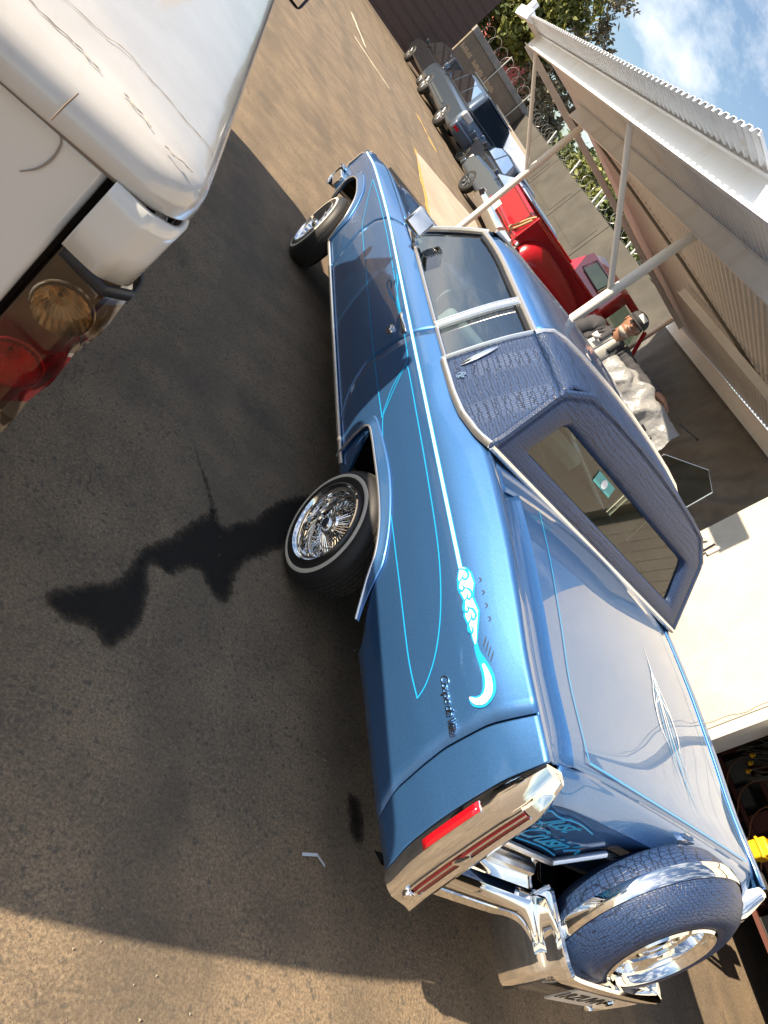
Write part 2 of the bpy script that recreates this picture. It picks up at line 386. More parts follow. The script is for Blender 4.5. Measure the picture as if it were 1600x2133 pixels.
def side_panel(name, f0, f1, y0, y1, sgn, mt='blue_paint', nv=26, zlo=None, zhi=None, out=0.0, parent=car, solid=.012):
    P = []
    for yn in dense(y0, y1):
        u = (yn - y0) / (y1 - y0); a = zbot(yn) if zlo is None else zlo; b = ZC(yn) if zhi is None else zhi; row = []
        zt = ZT(yn)
        zs = list(np.linspace(a, zt - .004, nv - 8)) + list(np.linspace(zt + .004, b, 8)) if b > zt + .01 and a < zt - .05 else list(np.linspace(a, b, nv))
        for z in zs:
            y = f0(z) + (f1(z) - f0(z)) * u
            row.append((sgn * (sx(y, z) + out), y, z))
        P.append(row)
    return grid(name, P, mt, parent, flip=(sgn < 0), solid=solid, angle=40)
door_r = lambda z: interp(z, [(.36, .66), (.43, .78), (.484, .87), (.63, .963), (.75, .955), (.89, .93), (1.07, .895)])
door_f = lambda z: interp(z, [(.36, 2.50), (.63, 2.52), (.70, 2.53), (.83, 2.50), (.95, 2.37), (1.07, 2.12)])
seam = lambda z: interp(z, [(.40, -1.37), (.43, -1.366), (.53, -1.31), (.74, -1.259), (.91, -1.245), (1.08, -1.262)])
capend = lambda z: interp(z, [(.40, -1.52), (.431, -1.516), (.557, -1.476), (.724, -1.443), (.918, -1.412), (1.07, -1.405)])
g_ = .004
for sgn in (-1, 1):
    side_panel('quarter_panel', lambda z: seam(z) + g_, lambda z: door_r(z) - g_, -1.25, .93, sgn)
    d = side_panel('door', lambda z: door_r(z) + g_, lambda z: door_f(z) - g_, .93, 2.45, sgn)
    side_panel('front_fender', lambda z: door_f(z) + g_, lambda z: 4.12 - .06 * (z - .5), 2.45, 4.12, sgn)
    side_panel('quarter_end_cap', lambda z: capend(z), lambda z: seam(z) - g_, -1.44, -1.25, sgn)
    # wheel-arch eyebrow flare and its chrome lip
    for A, nm in ((ARCH_R, 'r'), (ARCH_F, 'f')):
        C2 = catmull([(y, z) for y, z in A], 5); cy = np.mean([c[0] for c in C2]); cz = .40
        P = []
        for y, z in C2:
            n = np.array([y - cy, max(z - cz, .05) * 1.2]); n /= np.linalg.norm(n)
            w = .065 * min(1, max(.15, (z - .40) / .16)); row = []
            for t in np.linspace(0, 1, 6):
                yy, zz = y + n[0] * w * t, z + n[1] * w * t
                row.append((sgn * (sx(yy, zz) + .016 * (1 - t) ** 1.3 + .0015), yy, zz))
            P.append(row)
        grid('arch_flare', P, 'blue_paint', car, flip=(sgn < 0), solid=.004)
        B().tube([(sgn * (sx(y, z) + .017), y, z) for y, z in C2], .007, 6).build('arch_moulding', 'bright_trim', car)
    # rocker moulding
    MBr = B(); pts = [(sgn * (sx(y, .386) + .012), y, .386) for y in np.linspace(.36, 2.90, 24)]
    MBr.tube(pts, .013, 8, flat=.7); MBr.build('rocker_moulding', 'bright_trim', car)
    # silver leaf belt stripe with two blue outlines
    def ribbon(pts, w, name, mt, off=.002):
        P = []
        for i, (y, z) in enumerate(pts):
            a = pts[max(i - 1, 0)]; b = pts[min(i + 1, len(pts) - 1)]; t = np.array([b[0] - a[0], b[1] - a[1]]); t /= (np.linalg.norm(t) + 1e-9); n = np.array([-t[1], t[0]])
            ww = w[i] if hasattr(w, '__len__') else w
            row = []
            for s in (-.5, 0, .5):
                yy, zz = y + n[0] * ww * s, z + n[1] * ww * s; row.append((sgn * (sx(yy, zz) + off), yy, zz))
            P.append(row)
        return grid(name, P, mt, car, flip=(sgn > 0))
    ys = np.linspace(-.655, 4.03, 130)
    ribbon([(y, ZT(y) - .003) for y in ys], .012, 'leaf_stripe', 'silver_leaf', .0045)
    ribbon([(y, ZT(y) - .003) for y in ys], .019, 'stripe_border', 'pinstripe_blue', .0035)
    # pinstripes: long lower line, front return, door/quarter return
    ps = .0052
    lower = [(-1.06, .672), (-.9, .66), (-.6, .665), (-.3, .668), (0, .672), (.3, .68), (.46, .70)]
    ribbon(catmull(lower, 10), ps, 'pinstripe', 'pinstripe_blue')
    ribbon(catmull([(-1.06, .672), (-1.02, .72), (-.92, .78), (-.75, .83), (-.5, .862), (-.1, .875), (.3, .88), (.62, .882), (.69, .875)], 10), ps, 'pinstripe', 'pinstripe_blue')
    ribbon(catmull([(.46, .70), (.58, .765), (.66, .83), (.69, .875)], 8), ps, 'pinstripe', 'pinstripe_blue')
    ribbon(catmull([(.43, .69), (.53, .755), (.64, .83), (.72, .885), (.85, .895), (1.0, .897)], 8), ps, 'pinstripe', 'pinstripe_blue')
    ribbon(catmull([(.43, .69), (.9, .69), (1.4, .70), (2.0, .715), (2.5, .725), (2.62, .735), (2.80, .775), (3.05, .83), (3.22, .872)], 8), ps, 'pinstripe', 'pinstripe_blue')
    ribbon(catmull([(1.0, .897), (1.5, .903), (2.2, .908), (2.8, .895), (3.22, .872)], 8), ps, 'pinstripe', 'pinstripe_blue')
    # curls by the door handle
    for dy, dz, f in ((0, 0, 1), (.02, .005, .8), (.05, .01, .6)):
        ribbon(catmull([(1.10 + dy, .895 + dz), (1.25 + dy, .885), (1.42, .865 - dz), (1.55, .845), (1.60, .86), (1.57, .875), (1.50, .868)], 7), .006 * f, 'pinstripe', 'pinstripe_blue', .003)
        ribbon(catmull([(1.15 + dy, .89), (1.32, .90 - dz), (1.50, .915 + dz * f), (1.66, .925), (1.70, .91), (1.65, .90)], 7), .005 * f, 'pinstripe', 'pinstripe_blue', .003)
    # scroll-work at the tail end of the stripe
    def blob(pts, w, nm, mt, off): ribbon(catmull(pts, 9), list(np.interp(np.linspace(0, 1, 9 * (len(pts) - 1) + 1), np.linspace(0, 1, len(w)), w)), nm, mt, off)
    main = [(-.655, .937), (-.70, .940), (-.76, .938), (-.83, .937), (-.90, .934), (-.97, .927)]
    blob(main, [.026, .060, .070, .042, .062, .036, .012], 'scroll_ground', 'pinstripe_blue', .0035)
    blob(main, [.014, .046, .055, .027, .047, .022, .004], 'scroll_field', 'silver_leaf', .0042)
    tail = [(-.95, .929), (-1.0, .928), (-1.05, .938), (-1.10, .944), (-1.145, .935), (-1.165, .912), (-1.16, .885), (-1.14, .868)]
    blob(tail, [.012, .018, .03, .042, .048, .046, .036, .01], 'scroll_ground', 'pinstripe_blue', .0035)
    blob(tail[2:], [.008, .020, .028, .030, .020, .004], 'scroll_leaf', 'silver_leaf', .0055)
    for k, (yc, up_) in enumerate(((-.685, 1), (-.725, -1), (-.770, 1), (-.815, -1), (-.855, 1), (-.90, -1))):
        zc = ZT(yc) - .003; A_ = .019 - .001 * k
        cur = [(yc + .030, zc - up_ * .004), (yc + .014, zc + up_ * A_ * .9), (yc - .012, zc + up_ * A_ * 1.25), (yc - .026, zc + up_ * A_ * .55), (yc - .014, zc + up_ * .002), (yc - .002, zc + up_ * A_ * .45)]
        blob(cur, [.003, .008, .009, .008, .006, .003], 'scroll_curl', 'pinstripe_blue', .0052)
    for k in range(4):
        ribbon([(-.99 - .02 * k + .035 * t, .95 + .018 * t + .004 * k) for t in np.linspace(0, 1, 4)], [.001, .003, .003, .001], 'scroll_tick', 'dash_dark', .004)
        ribbon([(-.74 - .055 * k + .02 * t, .985 + .01 * math.sin(3 * t)) for t in np.linspace(0, 1, 5)], [.001, .003, .004, .003, .001], 'scroll_tick', 'dash_dark', .004)

# script badge on both quarters (flat raised letters on the panel)
for sgn in (-1, 1):
    y0, z0 = -1.128, .80
    Mx = frame_m((sgn * (sx(y0, z0) + .004), y0, z0 - .012), (0, sgn * 1.0, -.06 * 0), (0, 0, 1))
    textmesh('script_badge', 'Coupe de Ville', .043, 'chrome', car, Mx, extrude=.003, shear=.35, spacing=.84)

# door lock, handle
for sgn in (-1, 1):
    h = B().tube([(sgn * (sx(1.0, .905) + .006), .96, .907), (sgn * (sx(1.0, .905) + .022), .99, .909), (sgn * (sx(1.0, .905) + .022), 1.12, .908), (sgn * (sx(1.0, .905) + .005), 1.17, .905)], [.010, .014, .013, .007], 8, flat=.6)
    h.box((sgn * 1.004 - .012, .965, .885), (sgn * 1.004 + .018, 1.0, .905)); h.build('door_handle', 'chrome', car, bevel=.003)
    B().lathe([(0, .030), (sgn * .010, .027), (sgn * .012, .018), (sgn * .018, .014), (sgn * .018, 0)], (sgn * (sx(1.09, .82) + .001), 1.085, .82), 'x', 20).build('door_lock', 'chrome', car)

# ------------------------------------------------ deck, lid, hood, cowl
def top_grid(name, ys, xs_f, zf, mt='blue_paint', **kw):
    P = [[(x, y, zf(x, y)) for x in xs_f(y)] for y in ys]
    return grid(name, P, mt, car, **kw)
GAPX = lambda y: XC(y) - .052
for sgn in (-1, 1):
    top_grid('fender_top', np.linspace(-1.40, .12, 34), lambda y: [sgn * (XC(y) - t) for t in (0, .008, .03, .046)], lambda x, y: ZC(y) + .0005 - .22 * (XC(y) - abs(x)) * (XC(y) - abs(x)) * 5 - .06 * (XC(y) - abs(x)), flip=(sgn < 0), solid=.01)
def lidz(x, y):
    a = GAPX(y); z0 = ZC(y) - .010; ax = abs(x)
    st = a - .085
    if ax > st: return z0 - .006 * math.sin((a - ax) / .085 * math.pi)
    if ax > st - .022: return z0 + .020 * ((st - ax) / .022)
    return z0 + .020 + .026 * (1 - (ax / (st - .022)) ** 2)
lid_f = lambda x: -.172 - .11 * (abs(x) / .87) ** 2
P = []
nx = 41
for v in np.linspace(0, 1, 34):
    row = []
    for u in np.linspace(-1, 1, 61):
        y0 = lid_f(u * .87); y = y0 + (-1.375 - y0) * v; a = GAPX(y) - .004
        xs = [a, a - .04, a - .084, a - .086, a - .106, a - .109]; s = 1 if u >= 0 else -1; au = abs(u)
        x = interp(au, [(1, xs[0]), (.93, xs[1]), (.87, xs[2]), (.83, xs[4]), (.80, xs[5] - .01), (0, 0)]) * s
        z = lidz(x, y) - (.012 * max(0, (v - .9) / .1) ** 2)
        row.append((x, y, z))
    P.append(row)
lid = grid('trunk_lid', P, 'blue_paint', car, flip=False, solid=.012, angle=30)
# tail of the lid: sloped strip, then upright lettered panel
P = []
for x in np.linspace(-.84, .84, 61):
    xx = min(abs(x), GAPX(-1.375) - .11); zt = lidz(xx, -1.375) - .012 - .02 * max(0, (abs(x) - .74) / .10)
    low = .715 + (.16 if abs(x) < .27 else .16 * max(0, (.34 - abs(x)) / .07)); e = zt - .085
    P.append([(x, -1.376, zt), (x, -1.405, zt - .020), (x, -1.432, zt - .050), (x, -1.449, e + .012), (x, -1.455, e), (x, -1.452, e - .014), (x, -1.446, (e + low) / 2), (x, -1.440, low)])
grid('trunk_tail_panel', P, 'blue_paint', car, flip=True, solid=.01, angle=28)
pts = [(-.84, -1.452, .708), (-.36, -1.458, .708), (-.27, -1.458, .868), (.27, -1.458, .868), (.36, -1.458, .708), (.84, -1.452, .708)]
B().tube(pts, .013, 8).build('tail_panel_moulding', 'bright_trim', car)
# tulip panel under the back window
P = []
for sx_ in np.linspace(-1, 1, 41):
    row = []
    for t in np.linspace(0, 1, 6):
        x0 = sx_ * .90; ya = -.02 - .05 * sx_ * sx_; yb = lid_f(x0) + .006; y = ya + (yb - ya) * t; x = sx_ * (XC(y) - .044)
        row.append((x, y, ZC(y) - .010 + .036 * (1 - abs(sx_) ** 2.2)))
    P.append(row)
grid('tulip_panel', P, 'blue_paint', car, flip=True, solid=.01)
# hood and cowl
def hoodz(x, y):
    c = ZC(y); a = abs(x) / XC(y); r = .018 * (1 - a ** 4) + .02 * math.exp(-(x / .22) ** 2)
    return c - .006 + r - .02 * math.exp(-((a - .80) / .10) ** 2)
top_grid('hood', np.linspace(2.36, 4.10, 26), lambda y: [XC(y) * s for s in np.linspace(-.999, .999, 41)], hoodz, flip=True, solid=.01)
top_grid('cowl', np.linspace(2.02, 2.352, 6), lambda y: [XC(y) * s for s in np.linspace(-.999, .999, 21)], lambda x, y: ZC(y) - .004, flip=True, solid=.01)
for sgn in (-1, 1):   # belt ledge beside the side glass
    P = [[(sgn * XC(y), y, ZC(y)), (sgn * (XC(y) - .05), y, ZC(y) + .003)] for y in np.linspace(.05, 2.1, 30)]
    grid('belt_ledge', P, 'blue_paint', car, flip=(sgn < 0))
# nose: grille, headlamps, bumper
B().box((-.84, 4.06, .55), (.84, 4.09, .84)).build('grille', 'black_trim', car)
gb = B()
for k in range(9): gb.box((-.52, 4.09, .57 + k * .03), (.52, 4.105, .578 + k * .03))
gb.build('grille_bars', 'chrome', car)
for x in (-.78, -.60, .60, .78): B().lathe([(0, .085), (.03, .085), (.045, .06), (.05, 0)], (x, 4.09, .70), 'y', 24).build('headlamp', 'chrome_satin', car)
P = []
for x in np.linspace(-1, 1, 41):
    xx = x * .985; yb = 4.24 - .16 * abs(x) ** 4
    prof = [(-.06, .60), (.0, .61), (.02, .56), (.025, .50), (.0, .43), (-.05, .41)]
    P.append([(xx, yb + a, z) for a, z in prof])
grid('front_bumper', P, 'chrome', car, solid=.01)
for sgn in (-1, 1):
    B().box((sgn * .955 - .02, 3.88, .46), (sgn * .955 + .02, 4.20, .585)).build('bumper_end', 'chrome', car, bevel=.018)
    B().tube([(sgn * .905, 4.04, .86), (sgn * .93, 4.11, .78), (sgn * .945, 4.10, .62)], [.012, .016, .012], 8).build('fender_nose_trim', 'chrome', car)

# ------------------------------------------------ greenhouse
GX = smooth_interp([(1.02, .968), (1.055, .958), (1.154, .922), (1.25, .884), (1.35, .840), (1.455, .783), (1.50, .757)])
bl = lambda z: -.09 + .673 * (z - 1.154)          # back-light plane: y from z
top_prof = [(.783, 1.455), (.768, 1.490), (.735, 1.522), (.66, 1.543), (.5, 1.560), (.25, 1.573), (0, 1.578)]
def roof_section(y):
    """upper half section, drooping at the windscreen header"""
    d = .045 * max(0, (y - 1.25) / .47) ** 2 + .012 * max(0, (.5 - y) / .4) ** 2
    return [(x, z - d * (1 if x < .75 else .8)) for x, z in top_prof]
def roof_part(name, y0f, y1f, mt, lift=0.0, n=18):
    P = []
    for k in range(n):
        t = k / (n - 1); row = []
        for s in (-1, 1):
            for (x, z) in (top_prof if s < 0 else top_prof[::-1][1:]):
                ym = y0f(z) + (y1f(z) - y0f(z)) * t
                d = .045 * max(0, (ym - 1.25) / .47) ** 2 + .012 * max(0, (.5 - ym) / .4) ** 2
                row.append((s * (x + lift * .6), ym, z - d + lift))
        P.append(row)
    return grid(name, P, mt, car, flip=True, solid=.02, angle=50)
roof_part('painted_roof', lambda z: .60, lambda z: 1.72 - .15 * (z - 1.5), 'blue_paint')
roof_part('vinyl_roof', lambda z: bl(z) + .004, lambda z: .597, 'croc_vinyl', lift=.006)
for sgn in (-1, 1):   # vinyl sail panel
    P = []
    def yb0(z): return bl(z)
    zlow = lambda y: interp(y, [(-.09, 1.154), (.0, 1.118), (.17, 1.078), (.33, 1.064), (.60, 1.058)])
    for t in np.linspace(0, 1, 24):
        row = []
        for v in np.linspace(0, 1, 22):
            yn = -.09 + (.60 + .09) * t; z = zlow(yn) + (1.458 - zlow(yn)) * v; y = bl(z) + (.597 - bl(z)) * t
            if v < .3 : y = bl(zlow(yn) + (1.458 - zlow(yn)) * v) * (1 - t) + .597 * t
            row.append((sgn * (GX(z) + .006), y, z))
        P.append(row)
    grid('sail_panel', P, 'croc_vinyl', car, flip=(sgn < 0), solid=.015)
    # chrome moulding along the sail panel and across the roof
    low = [(y, zlow(y)) for y in np.linspace(-.09, .597, 20)]
    B().tube([(sgn * (GX(z) + .012), y, z - .004) for y, z in low], .018, 8, flat=.7).build('vinyl_moulding', 'bright_trim', car)
    up = [(sgn * (GX(z) + .010), .602, z) for z in np.linspace(1.05, 1.455, 16)]
    B().tube(up, .018, 8, flat=.6).build('vinyl_moulding', 'bright_trim', car)
    # sail emblem: long blade and small crest
    pts = [(sgn * (GX(z) + .016), y, z) for y, z in zip(np.linspace(.505, .552, 8), np.linspace(1.125, 1.30, 8))]
    B().tube(pts, [.004, .013, .017, .018, .018, .017, .013, .004], 8, flat=.5, up=(0, 1, 0)).build('sail_blade', 'chrome', car)
    Mx = frame_m((sgn * (GX(1.115) + .012), .435, 1.118), (0, sgn, 0), (-.4 * sgn, 0, 1))
    textmesh('sail_script', 'Rg', .05, 'chrome', car, Mx, extrude=.002, shear=.4, spacing=.7)
pts = [(x, .602, z + .010) for x, z in top_prof] ; full = pts + [(-x, y, z) for x, y, z in pts[::-1][1:]]
B().tube(full, .013, 8).build('roof_moulding', 'bright_trim', car)
# back window surround: a padded vinyl frame with a recessed pane
def blP(x, z, dep=0.0):
    n = Vector((0, .673, 1)).normalized().cross(Vector((1, 0, 0)))   # outward (rear/up)
    n = Vector((0, -1, .673)).normalized()
    return np.array([x, bl(z), z]) + np.array(n) * dep
def loop(cor, n=14, rad=.0):
    out = []
    for i in range(4):
        a, b = np.array(cor[i]), np.array(cor[(i + 1) % 4])
        for t in np.linspace(0, 1, n, endpoint=False): out.append(a + (b - a) * t)
    return out
def rloop(cor, r, n=12, m_=6):
    """rounded quad"""
    out = []; k = len(cor)
    for i in range(k):
        p0, p1, p2 = [np.array(cor[(i + j) % k]) for j in (-1, 0, 1)]
        a = p1 + (p0 - p1) / np.linalg.norm(p0 - p1) * r; b = p1 + (p2 - p1) / np.linalg.norm(p2 - p1) * r
        for t in np.linspace(0, 1, m_): out.append((1 - t) ** 2 * a + 2 * t * (1 - t) * p1 + t * t * b)
        nxt = p2 + (p1 - p2) / np.linalg.norm(p1 - p2) * r
        for t in np.linspace(0, 1, n)[1:-1]: out.append(b + (nxt - b) * t)
    return out
outer = rloop([(-.925, 1.152), (.925, 1.152), (.787, 1.452), (-.787, 1.452)], .012)
def crown(p): x, z = p; return np.array([x, (interp(abs(x), top_prof) - .006) if z > 1.449 else z])
outer = [crown(p) for p in outer]
inner = rloop([(-.755, 1.226), (.755, 1.226), (.655, 1.412), (-.655, 1.412)], .035)
inner2 = rloop([(-.745, 1.232), (.745, 1.232), (.645, 1.406), (-.645, 1.406)], .03)
rows = []
for t, dep in ((0, -.03), (0, .0), (.06, .008), (.25, .012), (.75, .010), (.94, .004), (1.0, -.006)):
    rows.append([blP(*(np.array(o) * (1 - t) + np.array(i) * t), dep) for o, i in zip(outer, inner)])
rows.append([blP(*p, -.030) for p in inner2])
grid('back_window_surround', rows, 'croc_vinyl', car, closed_v=True, flip=False, angle=60)
B().tube([blP(*p, -.006) for p in outer], .021, 8, closed=True).build('surround_welt', 'croc_vinyl', car)
ip = [blP(*p, -.022) for p in inner2]
mesh('back_window', ip, [tuple(range(len(ip)))], 'back_glass', car)
mat('sticker_teal', (.10, .42, .42), .5)
mesh('window_sticker', [blP(-.30, 1.345, -.018), blP(-.14, 1.345, -.018), blP(-.14, 1.392, -.018), blP(-.30, 1.392, -.018)], [(0, 1, 2, 3)], 'sticker_teal', car)
mesh('sticker_disc', [blP(-.22 + .024 * math.cos(a), 1.3685 + .018 * math.sin(a), -.016) for a in np.linspace(0, 2 * math.pi, 20, endpoint=False)], [tuple(range(20))], 'pinstripe_pale', car)
B().tube([(x, -.088 - .012, 1.150) for x in np.linspace(-.93, .93, 20)], .014, 8, flat=.7).build('back_window_moulding', 'bright_trim', car)
# side glass, frames
def gpt(s, y, z, o=0.0): return (s * (GX(z) + o), y, z)
for sgn in (-1, 1):
    A0, A1 = (2.08, 1.07), (1.73, 1.452)
    def glass(nm, poly):
        pts = [];
        nb = 8; (ya, za), (yb, zb), (yc, zc), (yd, zd) = poly   # bottom rear, bottom front, top front, top rear
        P = []
        for v in np.linspace(0, 1, nb):
            r_ = (ya + (yd - ya) * v, za + (zd - za) * v); f_ = (yb + (yc - yb) * v, zb + (zc - zb) * v)
            P.append([gpt(sgn, r_[0] + (f_[0] - r_[0]) * u, r_[1] + (f_[1] - r_[1]) * u, -.012) for u in np.linspace(0, 1, 4)])
        grid(nm, P, 'auto_glass', car)
    glass('door_window', [(.93, 1.05), (2.05, 1.06), (1.70, 1.45), (.93, 1.45)])
    glass('quarter_window', [(.61, 1.05), (.90, 1.05), (.90, 1.45), (.61, 1.45)])
    fr = B().tube([gpt(sgn, A0[0] + (A1[0] - A0[0]) * t, A0[1] + (A1[1] - A0[1]) * t, .004) for t in np.linspace(0, 1, 10)], .020, 8, flat=.8); fr.build('pillar_trim', 'bright_trim', car)
    B().tube([gpt(sgn, y, 1.462 - .028 * max(0, (y - 1.3) / .43) ** 2, .006) for y in np.linspace(.61, 1.735, 20)], .017, 8, flat=.8).build('drip_rail', 'bright_trim', car)
    B().tube([gpt(sgn, y, ZC(y) + .004, .006) for y in np.linspace(.60, 2.10, 20)], .011, 8).build('belt_moulding', 'bright_trim', car)
    for yy in (.897, .935):
        B().tube([gpt(sgn, yy, z, .002) for z in np.linspace(1.055, 1.455, 14)], .017, 8, flat=.7).build('window_divider', 'bright_trim', car)
    B().tube([gpt(sgn, .63, z, -.004) for z in np.linspace(1.06, 1.45, 12)], .009, 6).build('quarter_window_gasket', 'black_trim', car)
    B().tube([gpt(sgn, y, 1.435 - .028 * max(0, (y - 1.3) / .43) ** 2, -.006) for y in np.linspace(.63, 1.70, 12)], .012, 6).build('window_gasket', 'black_trim', car)
    # A pillar paint
    P = [[gpt(sgn, A0[0] + (A1[0] - A0[0]) * t, A0[1] + (A1[1] - A0[1]) * t, .0), (sgn * (GX(A0[1] + (A1[1] - A0[1]) * t) - .05), A0[0] + (A1[0] - A0[0]) * t + .05, A0[1] + (A1[1] - A0[1]) * t + .01)] for t in np.linspace(0, 1, 8)]
    grid('windscreen_pillar', P, 'blue_paint', car, solid=.02)
# windscreen
P = []
for v in np.linspace(0, 1, 10):
    row = []
    for u in np.linspace(-1, 1, 21):
        hw = .90 - .14 * v; z = 1.06 + .465 * v - .0 ; y = (2.10 - .36 * v) + (.24 - .14 * v) * (1 - u * u); row.append((u * hw, y, z + (.02 * (1 - u * u) * v) - .045 * v * 0.9))
    P.append(row)
grid('windscreen', P, 'auto_glass', car)
for k in (0, -1): B().tube([tuple(np.array(p) + (0, 0, .008)) for p in P[k]], .013, 8).build('windscreen_moulding', 'bright_trim', car)
# interior
B().box((-.80, .10, .95), (.80, .60, 1.15)).build('parcel_shelf', 'parcel_shelf', car)
for y0, nm in ((.62, 'rear_seat'), (1.28, 'front_seat')):
    st = B(); st.box((-.76, y0, .55), (.76, y0 + .55, .78)); st.box((-.76, y0 - .06, .70), (.76, y0 + .10, 1.10)); st.build(nm, 'seat_vinyl', car, bevel=.04, seg=3)
B().box((-.84, 2.02, .82), (.84, 2.25, 1.06)).build('dashboard', 'dash_dark', car, bevel=.03, seg=3)
B().box((-.84, 2.005, .90), (.84, 2.018, .96)).build('dash_strip', 'dash_wood', car)
t = [(-.38 + .20 * math.cos(a), 1.86 - .07 * math.sin(a), 1.03 + .19 * math.sin(a)) for a in np.linspace(0, 2 * math.pi, 36, endpoint=False)]
sw = B().tube(t, .012, 8, closed=True); sw.tube([(-.58, 1.86, 1.03), (-.38, 1.89, 1.01), (-.18, 1.86, 1.03)], .010, 6); sw.tube([(-.38, 1.89, 1.01), (-.38, 2.05, .95)], .02, 8)
sw.build('steering_wheel', 'seat_vinyl', car)
B().box((-.74, -1.38, .30), (.74, 3.95, .92)).build('underbody_light_block', 'dark_void', car)  # black filler box, added to stop light leaking through the body shell
B().box((-.90, .50, .34), (.90, 2.85, .56)).build('cabin_floor', 'dark_void', car)
B().box((-.72, .62, 1.498), (.72, 1.62, 1.505)).build('headliner', 'parcel_shelf', car)
# door mirror, turned up towards the sky
mn = Vector((-.29, -.88, .36)).normalized(); mr = Vector((0, 0, 1)).cross(mn).normalized(); mu_ = mn.cross(mr); mc = Vector((-1.045, 1.88, 1.165))
def mbox(hw, d0, d1, nm, mt, bev):
    mb = B(); mb.add([tuple(mc + mr * a + mu_ * b + mn * d) for d in (d0, d1) for a, b in ((-hw, -hw), (hw, -hw), (hw, hw), (-hw, hw))], [(3, 2, 1, 0), (4, 5, 6, 7), (0, 1, 5, 4), (1, 2, 6, 5), (2, 3, 7, 6), (3, 0, 4, 7)]); return mb.build(nm, mt, car, bevel=bev, seg=3)
mbox(.068, -.05, .012, 'mirror_shell', 'chrome', .018); mbox(.054, .0125, .015, 'mirror_face', 'mirror_glass', 0)
B().tube([(-.962, 1.84, 1.055), (-.99, 1.86, 1.075), tuple(mc - mn * .03 - mu_ * .05)], [.024, .016, .014], 8).build('mirror_stalk', 'chrome', car)
# ------------------------------------------------ tail: chrome housings, lamps, bumper
ze = list(np.linspace(.425, 1.05, 26))
rear_y = smooth_interp([(.425, -1.614), (.564, -1.592), (.707, -1.565), (.83, -1.537), (.947, -1.508), (1.05, -1.455)])
for sgn in (-1, 1):
    P = []
    for z in ze:
        yf, yr = capend(z) - .004, rear_y(z); xo = sx(yf, min(z, ZC(yf) - .001)); taper = 1.0 if z > .47 else .5
        xr = xo - .055 - .035 * max(0, (.6 - z)) ; dep = max(yf - yr, .03); kk = 1 - .65 * max(0, (z - .93) / .12); yr = min(yr, yf - .03)
        ring = [(xo - .002, yf), (xo + .004, yf - .25 * dep), (xo - .006, yf - .5 * dep), (xo - .022, yf - .70 * dep), (xo - .034, yf - .73 * dep), (xr - .036 * kk, yr + .008), (xr - .044 * kk, yr), (xr - .066 * kk, yr + .006), (xr - .080 * kk, yr + .02), (xr - .085 * kk, yf - .4 * dep), (xr - .085 * kk, yf)]
        P.append([(sgn * x, y, z) for x, y in ring])
    o = grid('tail_housing', P, 'chrome', car, flip=(sgn > 0), angle=42)
    tp = [tuple(p) for p in P[-1]]; mesh('tail_housing_cap', tp + [tuple(np.mean(tp, 0) + np.array([0, 0, .006]))], [(i, (i + 1) % len(tp), len(tp)) for i in range(len(tp))], 'chrome', car)
    bt = [(p[0], p[1], p[2]) for p in P[0]]; mesh('tail_housing_base', bt + [tuple(np.mean(bt, 0) - np.array([0, 0, .02]))], [(i, (i + 1) % len(bt), len(bt)) for i in range(len(bt))], 'chrome', car)
    # slit lamp in the trailing edge
    L = []; C_ = []
    for z in np.linspace(.50, .93, 12):
        yr = rear_y(z); yf = capend(z); xo = sx(yf, min(z, ZC(yf) - .001)); xr = xo - .055 - .035 * max(0, (.6 - z))
        dep = yf - yr; pa = np.array([xo - .036, yf - .74 * dep]); pb = np.array([xr - .038, yr + .008]); nn2 = np.array([.004, -.006])
        q = [pa + (pb - pa) * t + nn2 * (1 if t == .5 else .5) for t in (.16, .5, .84)]
        L.append([(sgn * p[0], p[1], z) for p in q]); C_.append((sgn * (q[1][0] + .002), q[1][1] - .002, z))
    grid('tail_lamp', L, 'dark_red_lens', car, flip=(sgn < 0))
    for e in (0, 2): B().tube([l[e] for l in L], .006, 6).build('tail_lamp_bezel', 'chrome', car)
    B().tube(C_, .003, 6).build('tail_lamp_rib', 'chrome', car)
    i = 5; B().tube([tuple(np.array(L[i][1]) + (0, -.004, -.03)), tuple(np.array(L[i][1]) + (0, -.008, 0)), tuple(np.array(L[i][1]) + (0, -.004, .035))], [.006, .013, .006], 8).build('lamp_crest', 'chrome', car)
    B().lathe([(.02, .016), (0, .022), (-.010, .020), (-.016, .010), (-.017, 0)], tuple(np.array(L[0][1]) + (0, .004, -.025)), 'y', 18).build('housing_bolt', 'chrome', car)
    # side reflector let into the housing
    R_ = []
    for z in np.linspace(.61, .825, 8):
        yf = capend(z); dep = yf - rear_y(z); xo = sx(yf, z)
        yc_ = interp(z, [(.607, -1.505), (.823, -1.462)]); R_.append([(sgn * (xo + .006 - .10 * max(0, (yf - y))), y, z) for y in (yc_ + .014, yc_ - .014)])
    grid('side_reflector', R_, 'red_lens', car, flip=(sgn < 0), solid=.008, offset=1)
    fr = [r_[0] for r_ in R_] + [r_[1] for r_ in R_[::-1]]; B().tube(fr, .0035, 6, closed=True).build('reflector_bezel', 'chrome', car)
P = [[(x, -1.432, z) for z in (.56, .70, .90)] for x in np.linspace(-.38, .38, 5)]
grid('spare_well', P, 'blue_paint', car)
